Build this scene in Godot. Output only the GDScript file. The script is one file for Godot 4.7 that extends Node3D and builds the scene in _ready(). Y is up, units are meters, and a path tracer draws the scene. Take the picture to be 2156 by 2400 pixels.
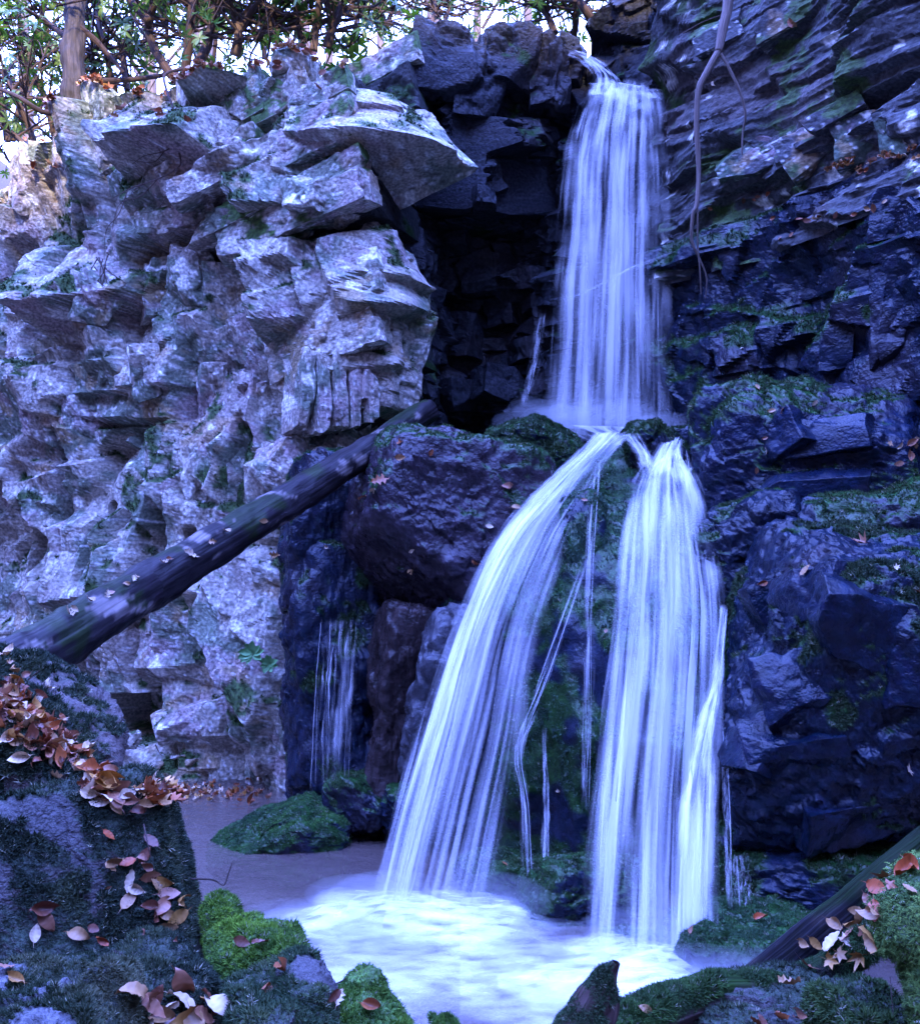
extends Node3D
# A two-tier woodland waterfall: dry fractured cliff at one side, wet mossy boulders at the other, a plunge pool, logs and autumn leaves.
# y up, metres; the pool surface is y = 0 and the camera stands 1.9 m above it.

const FOC := 2573.0
const EYE := Vector3(0, 1.9, 0)
const PITCH := 0.0582
const BIN := 6.0
const BW := 376
const BH := 410

var M := {}
var rng := RandomNumberGenerator.new()
var taken := {}
var sphere_cache := {}
var zb_d := PackedFloat32Array()
var zb_p := PackedVector3Array()
var zb_n := PackedVector3Array()
var n_fine := FastNoiseLite.new()
var n_mid := FastNoiseLite.new()
var n_big := FastNoiseLite.new()
var n_lich := FastNoiseLite.new()
var n_moss := FastNoiseLite.new()
var n_rust := FastNoiseLite.new()
var n_ridge := FastNoiseLite.new()
var n_cell := FastNoiseLite.new()

# ---------- measuring ----------
func P(px: float, py: float, d: float) -> Vector3:
	var a := (px - 1078.0) / FOC
	var b := (1200.0 - py) / FOC
	var c := cos(PITCH)
	var s := sin(PITCH)
	return EYE + Vector3(a, b * c + s, -(c - b * s)) * (d / (c - b * s))

func px_of(p: Vector3) -> Vector3:
	var q := p - EYE
	var c := cos(PITCH)
	var s := sin(PITCH)
	var f := -q.z * c + q.y * s
	if f < 0.05:
		return Vector3(-9999, -9999, 1e9)
	return Vector3(1078.0 + FOC * q.x / f, 1200.0 - FOC * (q.y * c + q.z * s) / f, f)

func note_surface(v: PackedVector3Array, n: PackedVector3Array) -> void:
	for i in v.size():
		var q := px_of(v[i])
		var bx := int(q.x / BIN) + 4
		var by := int(q.y / BIN) + 4
		if bx < 0 or by < 0 or bx >= BW or by >= BH or q.z > 1e8:
			continue
		if n[i].dot(v[i] - EYE) > 0.0:
			continue
		var k := by * BW + bx
		if q.z < zb_d[k]:
			zb_d[k] = q.z
			zb_p[k] = v[i]
			zb_n[k] = n[i]

func seat(px: float, py: float, near := true) -> Array:
	var bx := int(px / BIN) + 4
	var by := int(py / BIN) + 4
	for r in ([2, 4, 6] if near else [0, 1, 2, 3, 5]):
		var best := 1e9
		var bk := -1
		for dy in range(-r, r + 1):
			for dx in range(-r, r + 1):
				var x := bx + dx
				var y := by + dy
				if x < 0 or y < 0 or x >= BW or y >= BH:
					continue
				var k := y * BW + x
				if zb_d[k] < best:
					best = zb_d[k]
					bk = k
		if bk >= 0:
			return [zb_p[bk], zb_n[bk], best]
	return []

# ---------- naming ----------
func numbered(called: String) -> String:
	if not taken.has(called):
		taken[called] = 0
		return called
	taken[called] += 1
	return "%s_%03d" % [called, taken[called]]

func tag(o: Node, label := "", category := "", group := "", kind := "") -> void:
	if label != "": o.set_meta("label", label)
	if category != "": o.set_meta("category", category)
	if group != "": o.set_meta("group", group)
	if kind != "": o.set_meta("kind", kind)

func thing(called: String, label: String, category: String, at := Vector3.ZERO, group := "") -> Node3D:
	var o := Node3D.new()
	o.name = numbered(called)
	add_child(o)
	o.position = at
	tag(o, label, category, group)
	return o

func put(mesh: Mesh, called: String, mat: Material, parent: Node = self) -> MeshInstance3D:
	var o := MeshInstance3D.new()
	o.mesh = mesh
	o.name = numbered(called) if parent == self else called
	if mat: o.material_override = mat
	parent.add_child(o, true)
	return o

# ---------- meshes ----------
func make_mesh(v: PackedVector3Array, n: PackedVector3Array, idx: PackedInt32Array, col := PackedColorArray(), uv := PackedVector2Array()) -> ArrayMesh:
	var a := []
	a.resize(Mesh.ARRAY_MAX)
	a[Mesh.ARRAY_VERTEX] = v
	if n.size(): a[Mesh.ARRAY_NORMAL] = n
	if col.size(): a[Mesh.ARRAY_COLOR] = col
	if uv.size(): a[Mesh.ARRAY_TEX_UV] = uv
	a[Mesh.ARRAY_INDEX] = idx
	var m := ArrayMesh.new()
	m.add_surface_from_arrays(Mesh.PRIMITIVE_TRIANGLES, a)
	return m

func sum_normals(v: PackedVector3Array, idx: PackedInt32Array) -> PackedVector3Array:
	var n := PackedVector3Array()
	n.resize(v.size())
	for t in range(0, idx.size(), 3):
		var a := idx[t]
		var b := idx[t + 1]
		var c := idx[t + 2]
		var f := (v[c] - v[a]).cross(v[b] - v[a])
		n[a] += f
		n[b] += f
		n[c] += f
	for i in n.size():
		n[i] = n[i].normalized()
	return n

func grid_index(nu: int, nv: int, flip := false) -> PackedInt32Array:
	var idx := PackedInt32Array()
	idx.resize((nu - 1) * (nv - 1) * 6)
	var k := 0
	for j in nv - 1:
		for i in nu - 1:
			var a := j * nu + i
			var q := [a, a + nu, a + 1, a + 1, a + nu, a + nu + 1] if not flip else [a, a + 1, a + nu, a + 1, a + nu + 1, a + nu]
			for e in 6:
				idx[k + e] = q[e]
			k += 6
	return idx

func grid_normals(v: PackedVector3Array, nu: int, nv: int, flip := false) -> PackedVector3Array:
	var n := PackedVector3Array()
	n.resize(v.size())
	for j in nv:
		for i in nu:
			var i0 := maxi(i - 1, 0)
			var i1 := mini(i + 1, nu - 1)
			var j0 := maxi(j - 1, 0)
			var j1 := mini(j + 1, nv - 1)
			var f := (v[j * nu + i1] - v[j * nu + i0]).cross(v[j1 * nu + i] - v[j0 * nu + i]).normalized()
			n[j * nu + i] = -f if flip else f
	return n

func sphere_grid(res: int) -> Dictionary:
	if sphere_cache.has(res):
		return sphere_cache[res]
	var v := PackedVector3Array()
	var idx := PackedInt32Array()
	var seen := {}
	for face in 6:
		var ids := PackedInt32Array()
		for j in res + 1:
			for i in res + 1:
				var a := tan((float(i) / res * 2.0 - 1.0) * PI / 4.0)
				var b := tan((float(j) / res * 2.0 - 1.0) * PI / 4.0)
				var p: Vector3 = [Vector3(1, b, -a), Vector3(-1, b, a), Vector3(a, 1, -b), Vector3(a, -1, b), Vector3(a, b, 1), Vector3(-a, b, -1)][face]
				p = p.normalized()
				var key := Vector3i((p * 20000.0).round())
				if not seen.has(key):
					seen[key] = v.size()
					v.append(p)
				ids.append(seen[key])
		for j in res:
			for i in res:
				var a := j * (res + 1) + i
				for e in [a, a + res + 1, a + 1, a + 1, a + res + 1, a + res + 2]:
					idx.append(ids[e])
	sphere_cache[res] = {"v": v, "i": idx}
	return sphere_cache[res]

# colour of stone at a point: what grows on it and what it is made of
func stone(p: Vector3, n: Vector3, o: Dictionary, tone: float) -> Color:
	var base: Color = o.get("base", Color(0.2, 0.2, 0.2))
	var c := base * (0.72 + 0.55 * tone) * (1.0 + 0.45 * n_fine.get_noise_3dv(p * 1.0))
	var r := n_rust.get_noise_3dv(p)
	var ru: float = o.get("rust", 0.0)
	if r > 0.18 and ru > 0.0:
		c = c.lerp(o.get("rust_color", Color(0.2, 0.12, 0.07)), minf(1.0, (r - 0.18) * 6.0) * ru)
	if o.get("varied", false):
		var g := n_moss.get_noise_3dv(p * 0.9 + Vector3(40, 0, 0))
		c = c.lerp(Color(0.10, 0.15, 0.10), smoothstep(0.02, 0.25, g + 0.3 * n_mid.get_noise_3dv(p * 2.0)) * 0.75)
		var oc := n_rust.get_noise_3dv(p * 1.8 + Vector3(0, 50, 0)) + 0.35 * n_mid.get_noise_3dv(p * 1.5)
		c = c.lerp(Color(0.36, 0.24, 0.12), smoothstep(0.24, 0.44, oc) * 0.6)
		var pk := n_rust.get_noise_3dv(p * 1.4 + Vector3(0, 0, 90)) + 0.35 * n_mid.get_noise_3dv(p * 1.7)
		c = c.lerp(Color(0.40, 0.28, 0.29), smoothstep(0.2, 0.4, pk) * 0.5)
		c = c.lerp(Color(0.78, 0.79, 0.76), smoothstep(0.30, 0.42, n_fine.get_noise_3dv(p * 1.6)) * 0.7)
		c = c * (1.0 - 0.55 * smoothstep(0.25, 0.45, n_fine.get_noise_3dv(p * 1.1 + Vector3(9, 9, 9))))
	var li: float = o.get("lichen", 0.0)
	if li > 0.0:
		var l := n_lich.get_noise_3dv(p) * 0.75 + n_mid.get_noise_3dv(p * 0.8) * 0.45
		var w := smoothstep(0.42 - li, 0.50 - li, l)
		c = c.lerp(o.get("lichen_color", Color(0.5, 0.5, 0.47)), w * 0.85)
	var mo: float = o.get("moss", 0.0)
	if mo > -0.9:
		var m := moss_at(p, n, o)
		if m > 0.0:
			var g: Color = o.get("moss_color", Color(0.03, 0.07, 0.012))
			c = c.lerp(g * (0.7 + 0.6 * clampf(0.5 + n_fine.get_noise_3dv(p * 1.7) * 1.2, 0.0, 1.0)), m)
	c.a = 1.0
	return c

func moss_at(p: Vector3, n: Vector3, o: Dictionary) -> float:
	var mo: float = o.get("moss", -1.0)
	var m := n_moss.get_noise_3dv(p) * 0.7 + n_mid.get_noise_3dv(p * 1.3) * 0.35 + n.y * float(o.get("moss_up", 0.35)) + mo
	return smoothstep(0.0, 0.13, m)

# an angular boulder: a rounded polyhedron cut by planes, then weathered
# o: planes (extra [normal, distance] pairs), cuts, round, rough, res, seed, colours as in stone()
func boulder(c: Vector3, ax: Vector3, rot: Vector3, o: Dictionary) -> Dictionary:
	var g := RandomNumberGenerator.new()
	g.seed = int(o.get("seed", 1)) * 7919 + 13
	var hs := PackedVector3Array()
	if o.get("box", true):
		for e in [Vector3(1, 0, 0), Vector3(-1, 0, 0), Vector3(0, 1, 0), Vector3(0, -1, 0), Vector3(0, 0, 1), Vector3(0, 0, -1)]:
			hs.append(e / g.randf_range(0.92, 1.05))
	for k in int(o.get("cuts", 8)):
		var d := Vector3(g.randfn(), g.randfn(), g.randfn()).normalized()
		hs.append(d / (g.randf_range(0.82, 1.08) * (absf(d.x) + absf(d.y) + absf(d.z)) * 0.82))
	for pl in o.get("planes", []):
		hs.append((pl[0] as Vector3).normalized() / float(pl[1]))
	var pw: float = o.get("round", 14.0)
	var rough: float = o.get("rough", 0.03)
	var fine: float = o.get("fine", 0.012)
	var chip: float = o.get("chip", 0.0)
	var sg := sphere_grid(int(o.get("res", 32)))
	var dirs: PackedVector3Array = sg.v
	var b := Basis.from_euler(rot)
	var v := PackedVector3Array()
	v.resize(dirs.size())
	var nh := hs.size()
	var bound := pow(0.72, pw) if o.get("cuts", 8) else 0.0
	for i in dirs.size():
		var d := dirs[i]
		var s := bound
		for k in nh:
			var q := hs[k].dot(d)
			if q > 0.0:
				s += pow(q, pw)
		var r := pow(s, -1.0 / pw)
		var p := c + b * (d * r * ax)
		var out := b * d
		var e := n_big.get_noise_3dv(p) * rough + n_mid.get_noise_3dv(p) * fine
		if chip > 0.0:
			e += chip * (n_cell.get_noise_3dv(p + Vector3(n_mid.get_noise_3dv(p), 0, n_mid.get_noise_3dv(p * 1.1)) * 0.12) * 0.9 + 0.5 * n_cell.get_noise_3dv(p * 2.7))
		e += 0.009 * n_fine.get_noise_3dv(p * 1.3)
		v[i] = p + out * e
	var n := sum_normals(v, sg.i)
	var col := PackedColorArray()
	col.resize(v.size())
	for i in v.size():
		col[i] = stone(v[i], n[i], o, clampf(0.5 + n_big.get_noise_3dv(v[i] * 0.6) * 0.9, 0.0, 1.0))
	note_surface(v, n)
	return {"v": v, "n": n, "i": sg.i, "c": col, "o": o}

func shift(b: Dictionary, at: Vector3) -> ArrayMesh:
	var v: PackedVector3Array = (b.v as PackedVector3Array).duplicate()
	for i in v.size():
		v[i] -= at
	return make_mesh(v, PackedVector3Array() if b.get("flat", false) else b.n, b.i, b.c)

# a patterned field of fracture blocks: flat-topped, steep-sided, each with its own set-back and tilt
func fracture(seedv: int, cu: float, cv: float, su: float, sv: float, nu: int, nv: int, off: float, tilt: float, skew := 0.0) -> Dictionary:
	var g := RandomNumberGenerator.new()
	g.seed = seedv
	var pts := PackedVector2Array()
	var of := PackedFloat32Array()
	var tl := PackedVector2Array()
	var tn := PackedFloat32Array()
	var rr := PackedFloat32Array()
	var ro := PackedVector2Array()
	for j in nv:
		for i in nu:
			pts.append(Vector2(i + g.randf_range(0.1, 0.9), j + g.randf_range(0.1, 0.9)))
			of.append(g.randf_range(-0.4, 1.0) * off * 1.6)
			tl.append(Vector2(g.randfn() * su, g.randfn() * sv) * tilt)
			tn.append(g.randf())
			rr.append(g.randf_range(0.5, 0.85))
			var a := g.randfn() * 0.3 + skew
			ro.append(Vector2(cos(a), sin(a)))
	return {"p": pts, "o": of, "t": tl, "tn": tn, "r": rr, "ro": ro, "nu": nu, "nv": nv, "cu": cu, "cv": cv, "su": su, "sv": sv, "off": off, "steep": minf(su, sv) * 4.0}

# returns (height, tone)
func fracture_at(f: Dictionary, u: float, w: float) -> Vector2:
	var x := (u - float(f.cu)) / float(f.su)
	var y := (w - float(f.cv)) / float(f.sv)
	var xi := int(floor(x))
	var yi := int(floor(y))
	var pts: PackedVector2Array = f.p
	var of: PackedFloat32Array = f.o
	var tl: PackedVector2Array = f.t
	var rr: PackedFloat32Array = f.r
	var ro: PackedVector2Array = f.ro
	var nu: int = f.nu
	var nv: int = f.nv
	var st: float = f.steep
	var best: float = -1.1 * float(f.off)
	var k1 := 0
	for dj in range(-1, 2):
		var jj := yi + dj
		if jj < 0 or jj >= nv:
			continue
		for di in range(-1, 2):
			var ii := xi + di
			if ii < 0 or ii >= nu:
				continue
			var k := jj * nu + ii
			var dx := x - pts[k].x
			var dy := y - pts[k].y
			var r := ro[k]
			var m := maxf(absf(dx * r.x + dy * r.y), absf(dy * r.x - dx * r.y))
			var h := minf(of[k] + tl[k].x * dx + tl[k].y * dy, (rr[k] - m) * st)
			if h > best:
				best = h
				k1 = k
	return Vector2(best, f.tn[k1])

# a sharp-edged block: a box on three axes, cut flat by planes, then chipped
func prism(c: Vector3, ax: Basis, half: Vector3, o: Dictionary) -> Dictionary:
	var g := RandomNumberGenerator.new()
	g.seed = int(o.get("seed", 1)) * 911 + 7
	var res: int = o.get("res", 20)
	var sg := sphere_grid(res)
	var dirs: PackedVector3Array = sg.v
	var pl := []
	for k in int(o.get("cuts", 5)):
		var d := Vector3(g.randfn(), g.randfn(), g.randfn()).normalized()
		pl.append([d, (absf(d.x) + absf(d.y) + absf(d.z)) * g.randf_range(0.62, 0.9)])
	for e in o.get("planes", []): pl.append(e)
	var rough: float = o.get("rough", 0.02)
	var fine: float = o.get("fine", 0.012)
	var chip: float = o.get("chip", 0.04)
	var v := PackedVector3Array()
	v.resize(dirs.size())
	var ax2 := Basis(ax.x * half.x, ax.y * half.y, ax.z * half.z)
	for i in dirs.size():
		var d := dirs[i]
		var m := maxf(absf(d.x), maxf(absf(d.y), absf(d.z)))
		d /= m
		# even spacing on the box faces
		d = Vector3(atan(d.x), atan(d.y), atan(d.z)) * (4.0 / PI)
		for e in pl:
			var q: float = (e[0] as Vector3).dot(d) - float(e[1])
			if q > 0.0: d -= (e[0] as Vector3) * q
		var p := c + ax2 * d
		var w := n_big.get_noise_3dv(p * 1.3) * rough + n_mid.get_noise_3dv(p) * fine
		w -= chip * clampf(n_ridge.get_noise_3dv(p * 0.8) * 2.0 - 0.6, 0.0, 1.0)
		v[i] = p + (ax2 * d).normalized() * w
	var n := sum_normals(v, sg.i)
	var col := PackedColorArray()
	col.resize(v.size())
	var tone := g.randf_range(0.25, 0.75)
	for i in v.size():
		col[i] = stone(v[i], n[i], o, tone)
	note_surface(v, n)
	return {"v": v, "n": n, "i": sg.i, "c": col, "o": o, "flat": true}

# ---------- cliffs ----------
# path: [x, z, top y] from one end to the other; o: y0, step, frac (list of fracture fields), bumps ([px, py, rx, ry, out]), cap, droop
func wall(path: Array, o: Dictionary) -> Dictionary:
	var step: float = o.get("step", 0.022)
	var y0: float = o.get("y0", -0.3)
	var sx := PackedVector3Array()
	var sn := PackedVector2Array()
	var ss := PackedFloat32Array()
	var s := 0.0
	for k in path.size() - 1:
		var a: Array = path[k]
		var b: Array = path[k + 1]
		var av := Vector2(a[0], a[1])
		var bv := Vector2(b[0], b[1])
		var l := av.distance_to(bv)
		var cnt := maxi(1, int(l / step))
		var t := (bv - av) / l
		for i in cnt:
			var f := float(i) / cnt
			sx.append(Vector3(lerpf(a[0], b[0], f), lerpf(a[2], b[2], f), lerpf(a[1], b[1], f)))
			sn.append(Vector2(-t.y, t.x))
			ss.append(s + l * f)
		s += l
	var nu := sx.size()
	var sn2 := sn.duplicate()
	var rad := int(0.14 / step)
	for i in nu:
		var acc := Vector2.ZERO
		for d in range(-rad, rad + 1):
			acc += sn[clampi(i + d, 0, nu - 1)]
		sn2[i] = acc.normalized()
	var ymax := 0.0
	for q in sx: ymax = maxf(ymax, q.y)
	var ny := int((ymax - y0) / step)
	var cap: float = o.get("cap", 1.5)
	var ncap := 10 if cap > 0.0 else 0
	var nv := ny + ncap
	# bumps from measured places to wall coordinates
	var bs := []
	for bp in o.get("bumps", []):
		var bi := 0
		var bd := 1e9
		for i in nu:
			var pq := px_of(Vector3(sx[i].x, 3.0, sx[i].z))
			if absf(pq.x - float(bp[0])) < bd:
				bd = absf(pq.x - float(bp[0]))
				bi = i
		var dep := -sx[bi].z
		var w := P(bp[0], bp[1], dep)
		var cosf := maxf(0.35, absf(sn2[bi].y))
		bs.append([ss[bi], w.y, float(bp[2]) * dep / FOC / cosf, float(bp[3]) * dep / FOC, float(bp[4])])
	var fr: Array = o.get("frac", [])
	var frl: Array = o.get("low", [])
	var wrp: float = o.get("warp", 0.10)
	var fineamp: float = o.get("fine", 0.02)
	var bigamp: float = o.get("big", 0.12)
	var strata: float = o.get("strata", 0.0)
	var dip: float = o.get("dip", 0.0)
	var droop: float = o.get("droop", 0.25)
	var lean: float = o.get("lean", 0.0)
	var calm: float = o.get("calm", 0.0)
	var flute: float = o.get("flute", 0.0)
	var steps: Array = o.get("steps", [])
	var v := PackedVector3Array()
	v.resize(nu * nv)
	var tone := PackedFloat32Array()
	tone.resize(nu * nv)
	for j in ny:
		for i in nu:
			var y := lerpf(y0, sx[i].y, float(j) / (ny - 1))
			var u := ss[i]
			var p3 := Vector3(sx[i].x, y, sx[i].z)
			var h := n_big.get_noise_3dv(p3) * bigamp
			for e in bs:
				var du: float = absf(u - e[0]) / e[2]
				var dy: float = absf(y - e[1]) / e[3]
				if du < 1.3 and dy < 1.3:
					var q: float = du * du * du * du + dy * dy * dy * dy
					h += e[4] * (1.0 - smoothstep(0.6, 1.5, q))
			for st in steps:
				if u > st[0] and u < st[1]:
					h += st[3] * smoothstep(st[2] - 0.03, st[2] + 0.03, y + 0.05 * n_mid.get_noise_2d(u * 0.6, 3.0))
			var wu := u + wrp * n_mid.get_noise_3d(u * 0.35, y * 0.35, 7.0)
			var wy := y + wrp * n_mid.get_noise_3d(u * 0.35, y * 0.35, 31.0) + dip * u
			var tn := 0.0
			var am := 1.0 if calm <= 0.0 else smoothstep(2.7, 3.2, y + 0.9 * n_big.get_noise_2d(u * 0.7, y * 0.7))
			var cnt := 0
			if am > 0.01:
				for f in fr:
					var q: Vector2 = fracture_at(f, wu, wy)
					h += q.x * am
					tn += q.y
					cnt += 1
			if am < 0.99:
				for f in frl:
					var q: Vector2 = fracture_at(f, wu, wy)
					h += q.x * (1.0 - am)
					tn += q.y
					cnt += 1
			if flute > 0.0:
				h += flute * (1.2 - am) * n_ridge.get_noise_3d(wu * 0.9, wy * 0.16, 9.0)
			if strata > 0.0:
				h += strata * n_ridge.get_noise_3d(u * 0.10, wy * 1.5, 5.0)
			h += fineamp * n_fine.get_noise_3dv(p3 * 0.6)
			tn = tn / cnt if cnt else 0.5
			var k := j * nu + i
			v[k] = Vector3(p3.x + sn2[i].x * (h + lean * (y - y0)), y - droop * clampf(h, -0.4, 0.6), p3.z + sn2[i].y * (h + lean * (y - y0)))
			tone[k] = tn
	for j in ncap:
		for i in nu:
			var k := (ny + j) * nu + i
			var e := v[(ny - 1) * nu + i]
			var q := cap * float(j + 1) / ncap
			v[k] = e + Vector3(-sn2[i].x * q, 0.02 + 0.05 * q + n_mid.get_noise_2d(ss[i], q) * 0.05, -sn2[i].y * q)
			tone[k] = 0.5
	var n := grid_normals(v, nu, nv)
	var c := PackedColorArray()
	c.resize(v.size())
	for k in v.size():
		c[k] = stone(v[k], n[k], o, tone[k])
	note_surface(v, n)
	return {"v": v, "n": n, "i": grid_index(nu, nv), "c": c, "o": o, "flat": true}

# a bedded block with a measured upright corner edge; l1 runs back along the recess, l2 runs along the front face
const E1 := Vector3(0.347, 0, -0.938)
const E2 := Vector3(-0.849, 0, -0.529)
func bed(parent: Node, px: float, top: float, bottom: float, d: float, l1: float, l2: float, o: Dictionary) -> void:
	var a := P(px, top, d)
	var z := P(px, bottom, d)
	var h := a.y - z.y
	var c := Vector3(a.x, (a.y + z.y) * 0.5, a.z) + E1 * l1 * 0.5 + E2 * l2 * 0.5
	var oo := o.duplicate()
	oo.merge({"cuts": 3, "res": 44, "rough": 0.05, "fine": 0.018, "chip": 0.05}, false)
	var dipv: float = o.get("dip", 0.20) + 0.03 * sin(px)
	var b := prism(c, Basis(-E2 * cos(dipv) + Vector3.UP * sin(dipv), Vector3.UP * cos(dipv) + E2 * sin(dipv), -E1), Vector3(l2 * 0.5, h * 0.5, l1 * 0.5), oo)
	var m := put(shift(b, c), "rock_bed", o.get("mat", M.rock), parent)
	m.position = c - (parent as Node3D).position

func block(parent: Node, px: float, py: float, d: float, w: float, h: float, dep: float, rot: Vector3, o: Dictionary, called := "rock_block") -> void:
	var c := P(px, py, d)
	var s := d / FOC * 0.5
	var oo := o.duplicate()
	oo.merge({"res": 16, "rough": 0.03, "fine": 0.014, "cuts": 6, "chip": 0.03}, false)
	var b := prism(c, Basis.from_euler(rot), Vector3(w * s, h * s, dep * 0.5), oo)
	var m := put(shift(b, c), called, o.get("mat", M.rock), parent)
	m.position = c - (parent as Node3D).position

func rock(called: String, label: String, px: float, py: float, d: float, w: float, h: float, dep: float, rot: Vector3, o: Dictionary, category := "boulder", group := "") -> Dictionary:
	var c := P(px, py, d)
	var s := d / FOC * 0.5
	var oo := o.duplicate()
	oo.merge({"round": 22.0, "res": 56, "rough": 0.10, "fine": 0.04, "cuts": 14, "chip": 0.045}, false)
	var b := boulder(c, Vector3(w * s, h * s, dep * 0.5), rot, oo)
	var t := thing(called, label, category, c, group)
	put(shift(b, c), "stone", o.get("mat", M.wet), t)
	b.node = t
	b.at = c
	return b

# slabs that show on a boulder's face, parted by cracks
func plates(b: Dictionary, spots: Array, o: Dictionary) -> void:
	for e in spots:
		var s := seat(e[0], e[1], false)
		if s.is_empty(): continue
		var n: Vector3 = s[1]
		var p: Vector3 = s[0]
		n = (n + Vector3(rng.randfn(), rng.randfn(), rng.randfn()) * 0.12).normalized()
		var x := Vector3.UP.cross(n).normalized().rotated(n, e[4])
		var sc := -p.z / FOC * 0.5
		var c := p - n * (0.165 - float(e[5]))
		var oo := o.duplicate()
		oo.merge({"seed": int(e[0]) + int(e[1]), "res": 30, "rough": 0.05, "fine": 0.02, "cuts": 9, "chip": 0.03}, true)
		var q := prism(c, Basis(x, n.cross(x), n), Vector3(e[2] * sc, e[3] * sc, 0.16), oo)
		q.flat = false
		var m := put(shift(q, c), "rock_slab", o.get("mat", M.wet), b.node)
		m.position = c - (b.at as Vector3)

# moss that stands off a surface: many small tufts where the stone is mossy
func moss(b: Dictionary, count: int, size: float, cols: Array, called := "moss", tuft: Mesh = null, thr := 0.5, facing := true, pale_share := 0.04) -> void:
	var v: PackedVector3Array = b.v
	var idx: PackedInt32Array = b.i
	var nn: PackedVector3Array = b.n
	var g := RandomNumberGenerator.new()
	g.seed = v.size() + count
	var cum := PackedFloat32Array()
	var tris := PackedInt32Array()
	var sum := 0.0
	for t in range(0, idx.size(), 3):
		var a := idx[t]
		if facing and nn[a].dot((EYE - v[a]).normalized()) < -0.25:
			continue
		var w := moss_at(v[a], nn[a], b.o)
		if w < thr:
			continue
		sum += (v[idx[t + 1]] - v[a]).cross(v[idx[t + 2]] - v[a]).length()
		cum.append(sum)
		tris.append(t)
	if tris.is_empty():
		return
	var mm := MultiMesh.new()
	mm.transform_format = MultiMesh.TRANSFORM_3D
	mm.use_colors = true
	mm.mesh = tuft if tuft else M.tuft
	mm.instance_count = count
	for k in count:
		var t := tris[mini(cum.bsearch(g.randf() * sum), tris.size() - 1)]
		var r1 := sqrt(g.randf())
		var r2 := g.randf()
		var p := v[idx[t]] * (1.0 - r1) + v[idx[t + 1]] * r1 * (1.0 - r2) + v[idx[t + 2]] * r1 * r2
		var n := nn[idx[t]]
		var up := (n + Vector3(g.randfn(), g.randfn() + 0.5, g.randfn()) * 0.35).normalized()
		var sd := up.cross(Vector3(g.randfn(), g.randfn(), g.randfn()).normalized()).normalized()
		var s := size * g.randf_range(0.6, 1.4) * (1.0 + 1.1 * n_mid.get_noise_3dv(p * 2.5))
		mm.set_instance_transform(k, Transform3D(Basis(sd * s, up * s, sd.cross(up) * s), p - n * 0.002 - (b.at as Vector3)))
		var q := clampf(0.5 + n_mid.get_noise_3dv(p * 1.5) * 0.9 + g.randfn() * 0.18, 0.0, 1.0)
		var c: Color = (cols[0] as Color).lerp(cols[1], q * q) * 0.75
		if g.randf() < pale_share: c = Color(0.20, 0.20, 0.14) * g.randf_range(0.6, 1.5)
		mm.set_instance_color(k, c)
	var o := MultiMeshInstance3D.new()
	o.multimesh = mm
	o.material_override = M.moss
	o.name = called
	tag(o, "", "", "", "stuff")
	(b.node as Node).add_child(o, true)

# ---------- tapered limbs ----------
func curve(pts: Array, n: int) -> PackedVector3Array:
	var out := PackedVector3Array()
	var m := pts.size()
	for k in n:
		var t := float(k) / (n - 1) * (m - 1)
		var i := mini(int(t), m - 2)
		var f := t - i
		var p0: Vector3 = pts[maxi(i - 1, 0)]
		var p1: Vector3 = pts[i]
		var p2: Vector3 = pts[i + 1]
		var p3: Vector3 = pts[mini(i + 2, m - 1)]
		out.append(0.5 * (2.0 * p1 + (p2 - p0) * f + (2.0 * p0 - 5.0 * p1 + 4.0 * p2 - p3) * f * f + (3.0 * p1 - p0 - 3.0 * p2 + p3) * f * f * f))
	return out

func limb(st: Dictionary, pts: PackedVector3Array, r0: float, r1: float, sides: int, knob := 0.0, cap := true) -> void:
	var v: PackedVector3Array = st.v
	var idx: PackedInt32Array = st.i
	var uv: PackedVector2Array = st.uv
	var n := pts.size()
	var first := v.size()
	var t0 := (pts[1] - pts[0]).normalized()
	var x := t0.cross(Vector3(0.3, 0.2, 1.0)).normalized()
	var len := 0.0
	for k in n:
		var t := (pts[mini(k + 1, n - 1)] - pts[maxi(k - 1, 0)]).normalized()
		x = (x - t * x.dot(t)).normalized()
		var y := t.cross(x)
		if k > 0: len += pts[k].distance_to(pts[k - 1])
		var r := lerpf(r0, r1, float(k) / (n - 1))
		for s in sides + 1:
			var a := TAU * s / sides
			var d := x * cos(a) + y * sin(a)
			var rr := r
			if knob > 0.0:
				rr *= 1.0 + knob * (n_mid.get_noise_3dv(pts[k] + d * r * 2.0) * 1.2 + 0.5 * n_fine.get_noise_3dv((pts[k] * 0.3 + d * r * 3.0)))
			v.append(pts[k] + d * rr)
			uv.append(Vector2(float(s) / sides, len))
	for k in n - 1:
		for s in sides:
			var a := first + k * (sides + 1) + s
			for e in [a, a + sides + 1, a + 1, a + 1, a + sides + 1, a + sides + 2]:
				idx.append(e)
	if cap:
		for end in 2:
			var row := first + (n - 1) * (sides + 1) * end
			v.append(pts[(n - 1) * end])
			uv.append(Vector2(0.5, 0.5))
			var cc := v.size() - 1
			for s in sides:
				idx.append(cc)
				idx.append(row + s + (end if true else 0))
				idx.append(row + s + 1 - end)
	st.v = v
	st.i = idx
	st.uv = uv

func fresh() -> Dictionary:
	return {"v": PackedVector3Array(), "i": PackedInt32Array(), "uv": PackedVector2Array()}

func done(st: Dictionary, at: Vector3, col := PackedColorArray()) -> ArrayMesh:
	var v: PackedVector3Array = st.v
	var n := sum_normals(v, st.i)
	st.n = n
	var w := v.duplicate()
	for i in w.size():
		w[i] -= at
	return make_mesh(w, n, st.i, col, st.uv)

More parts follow.
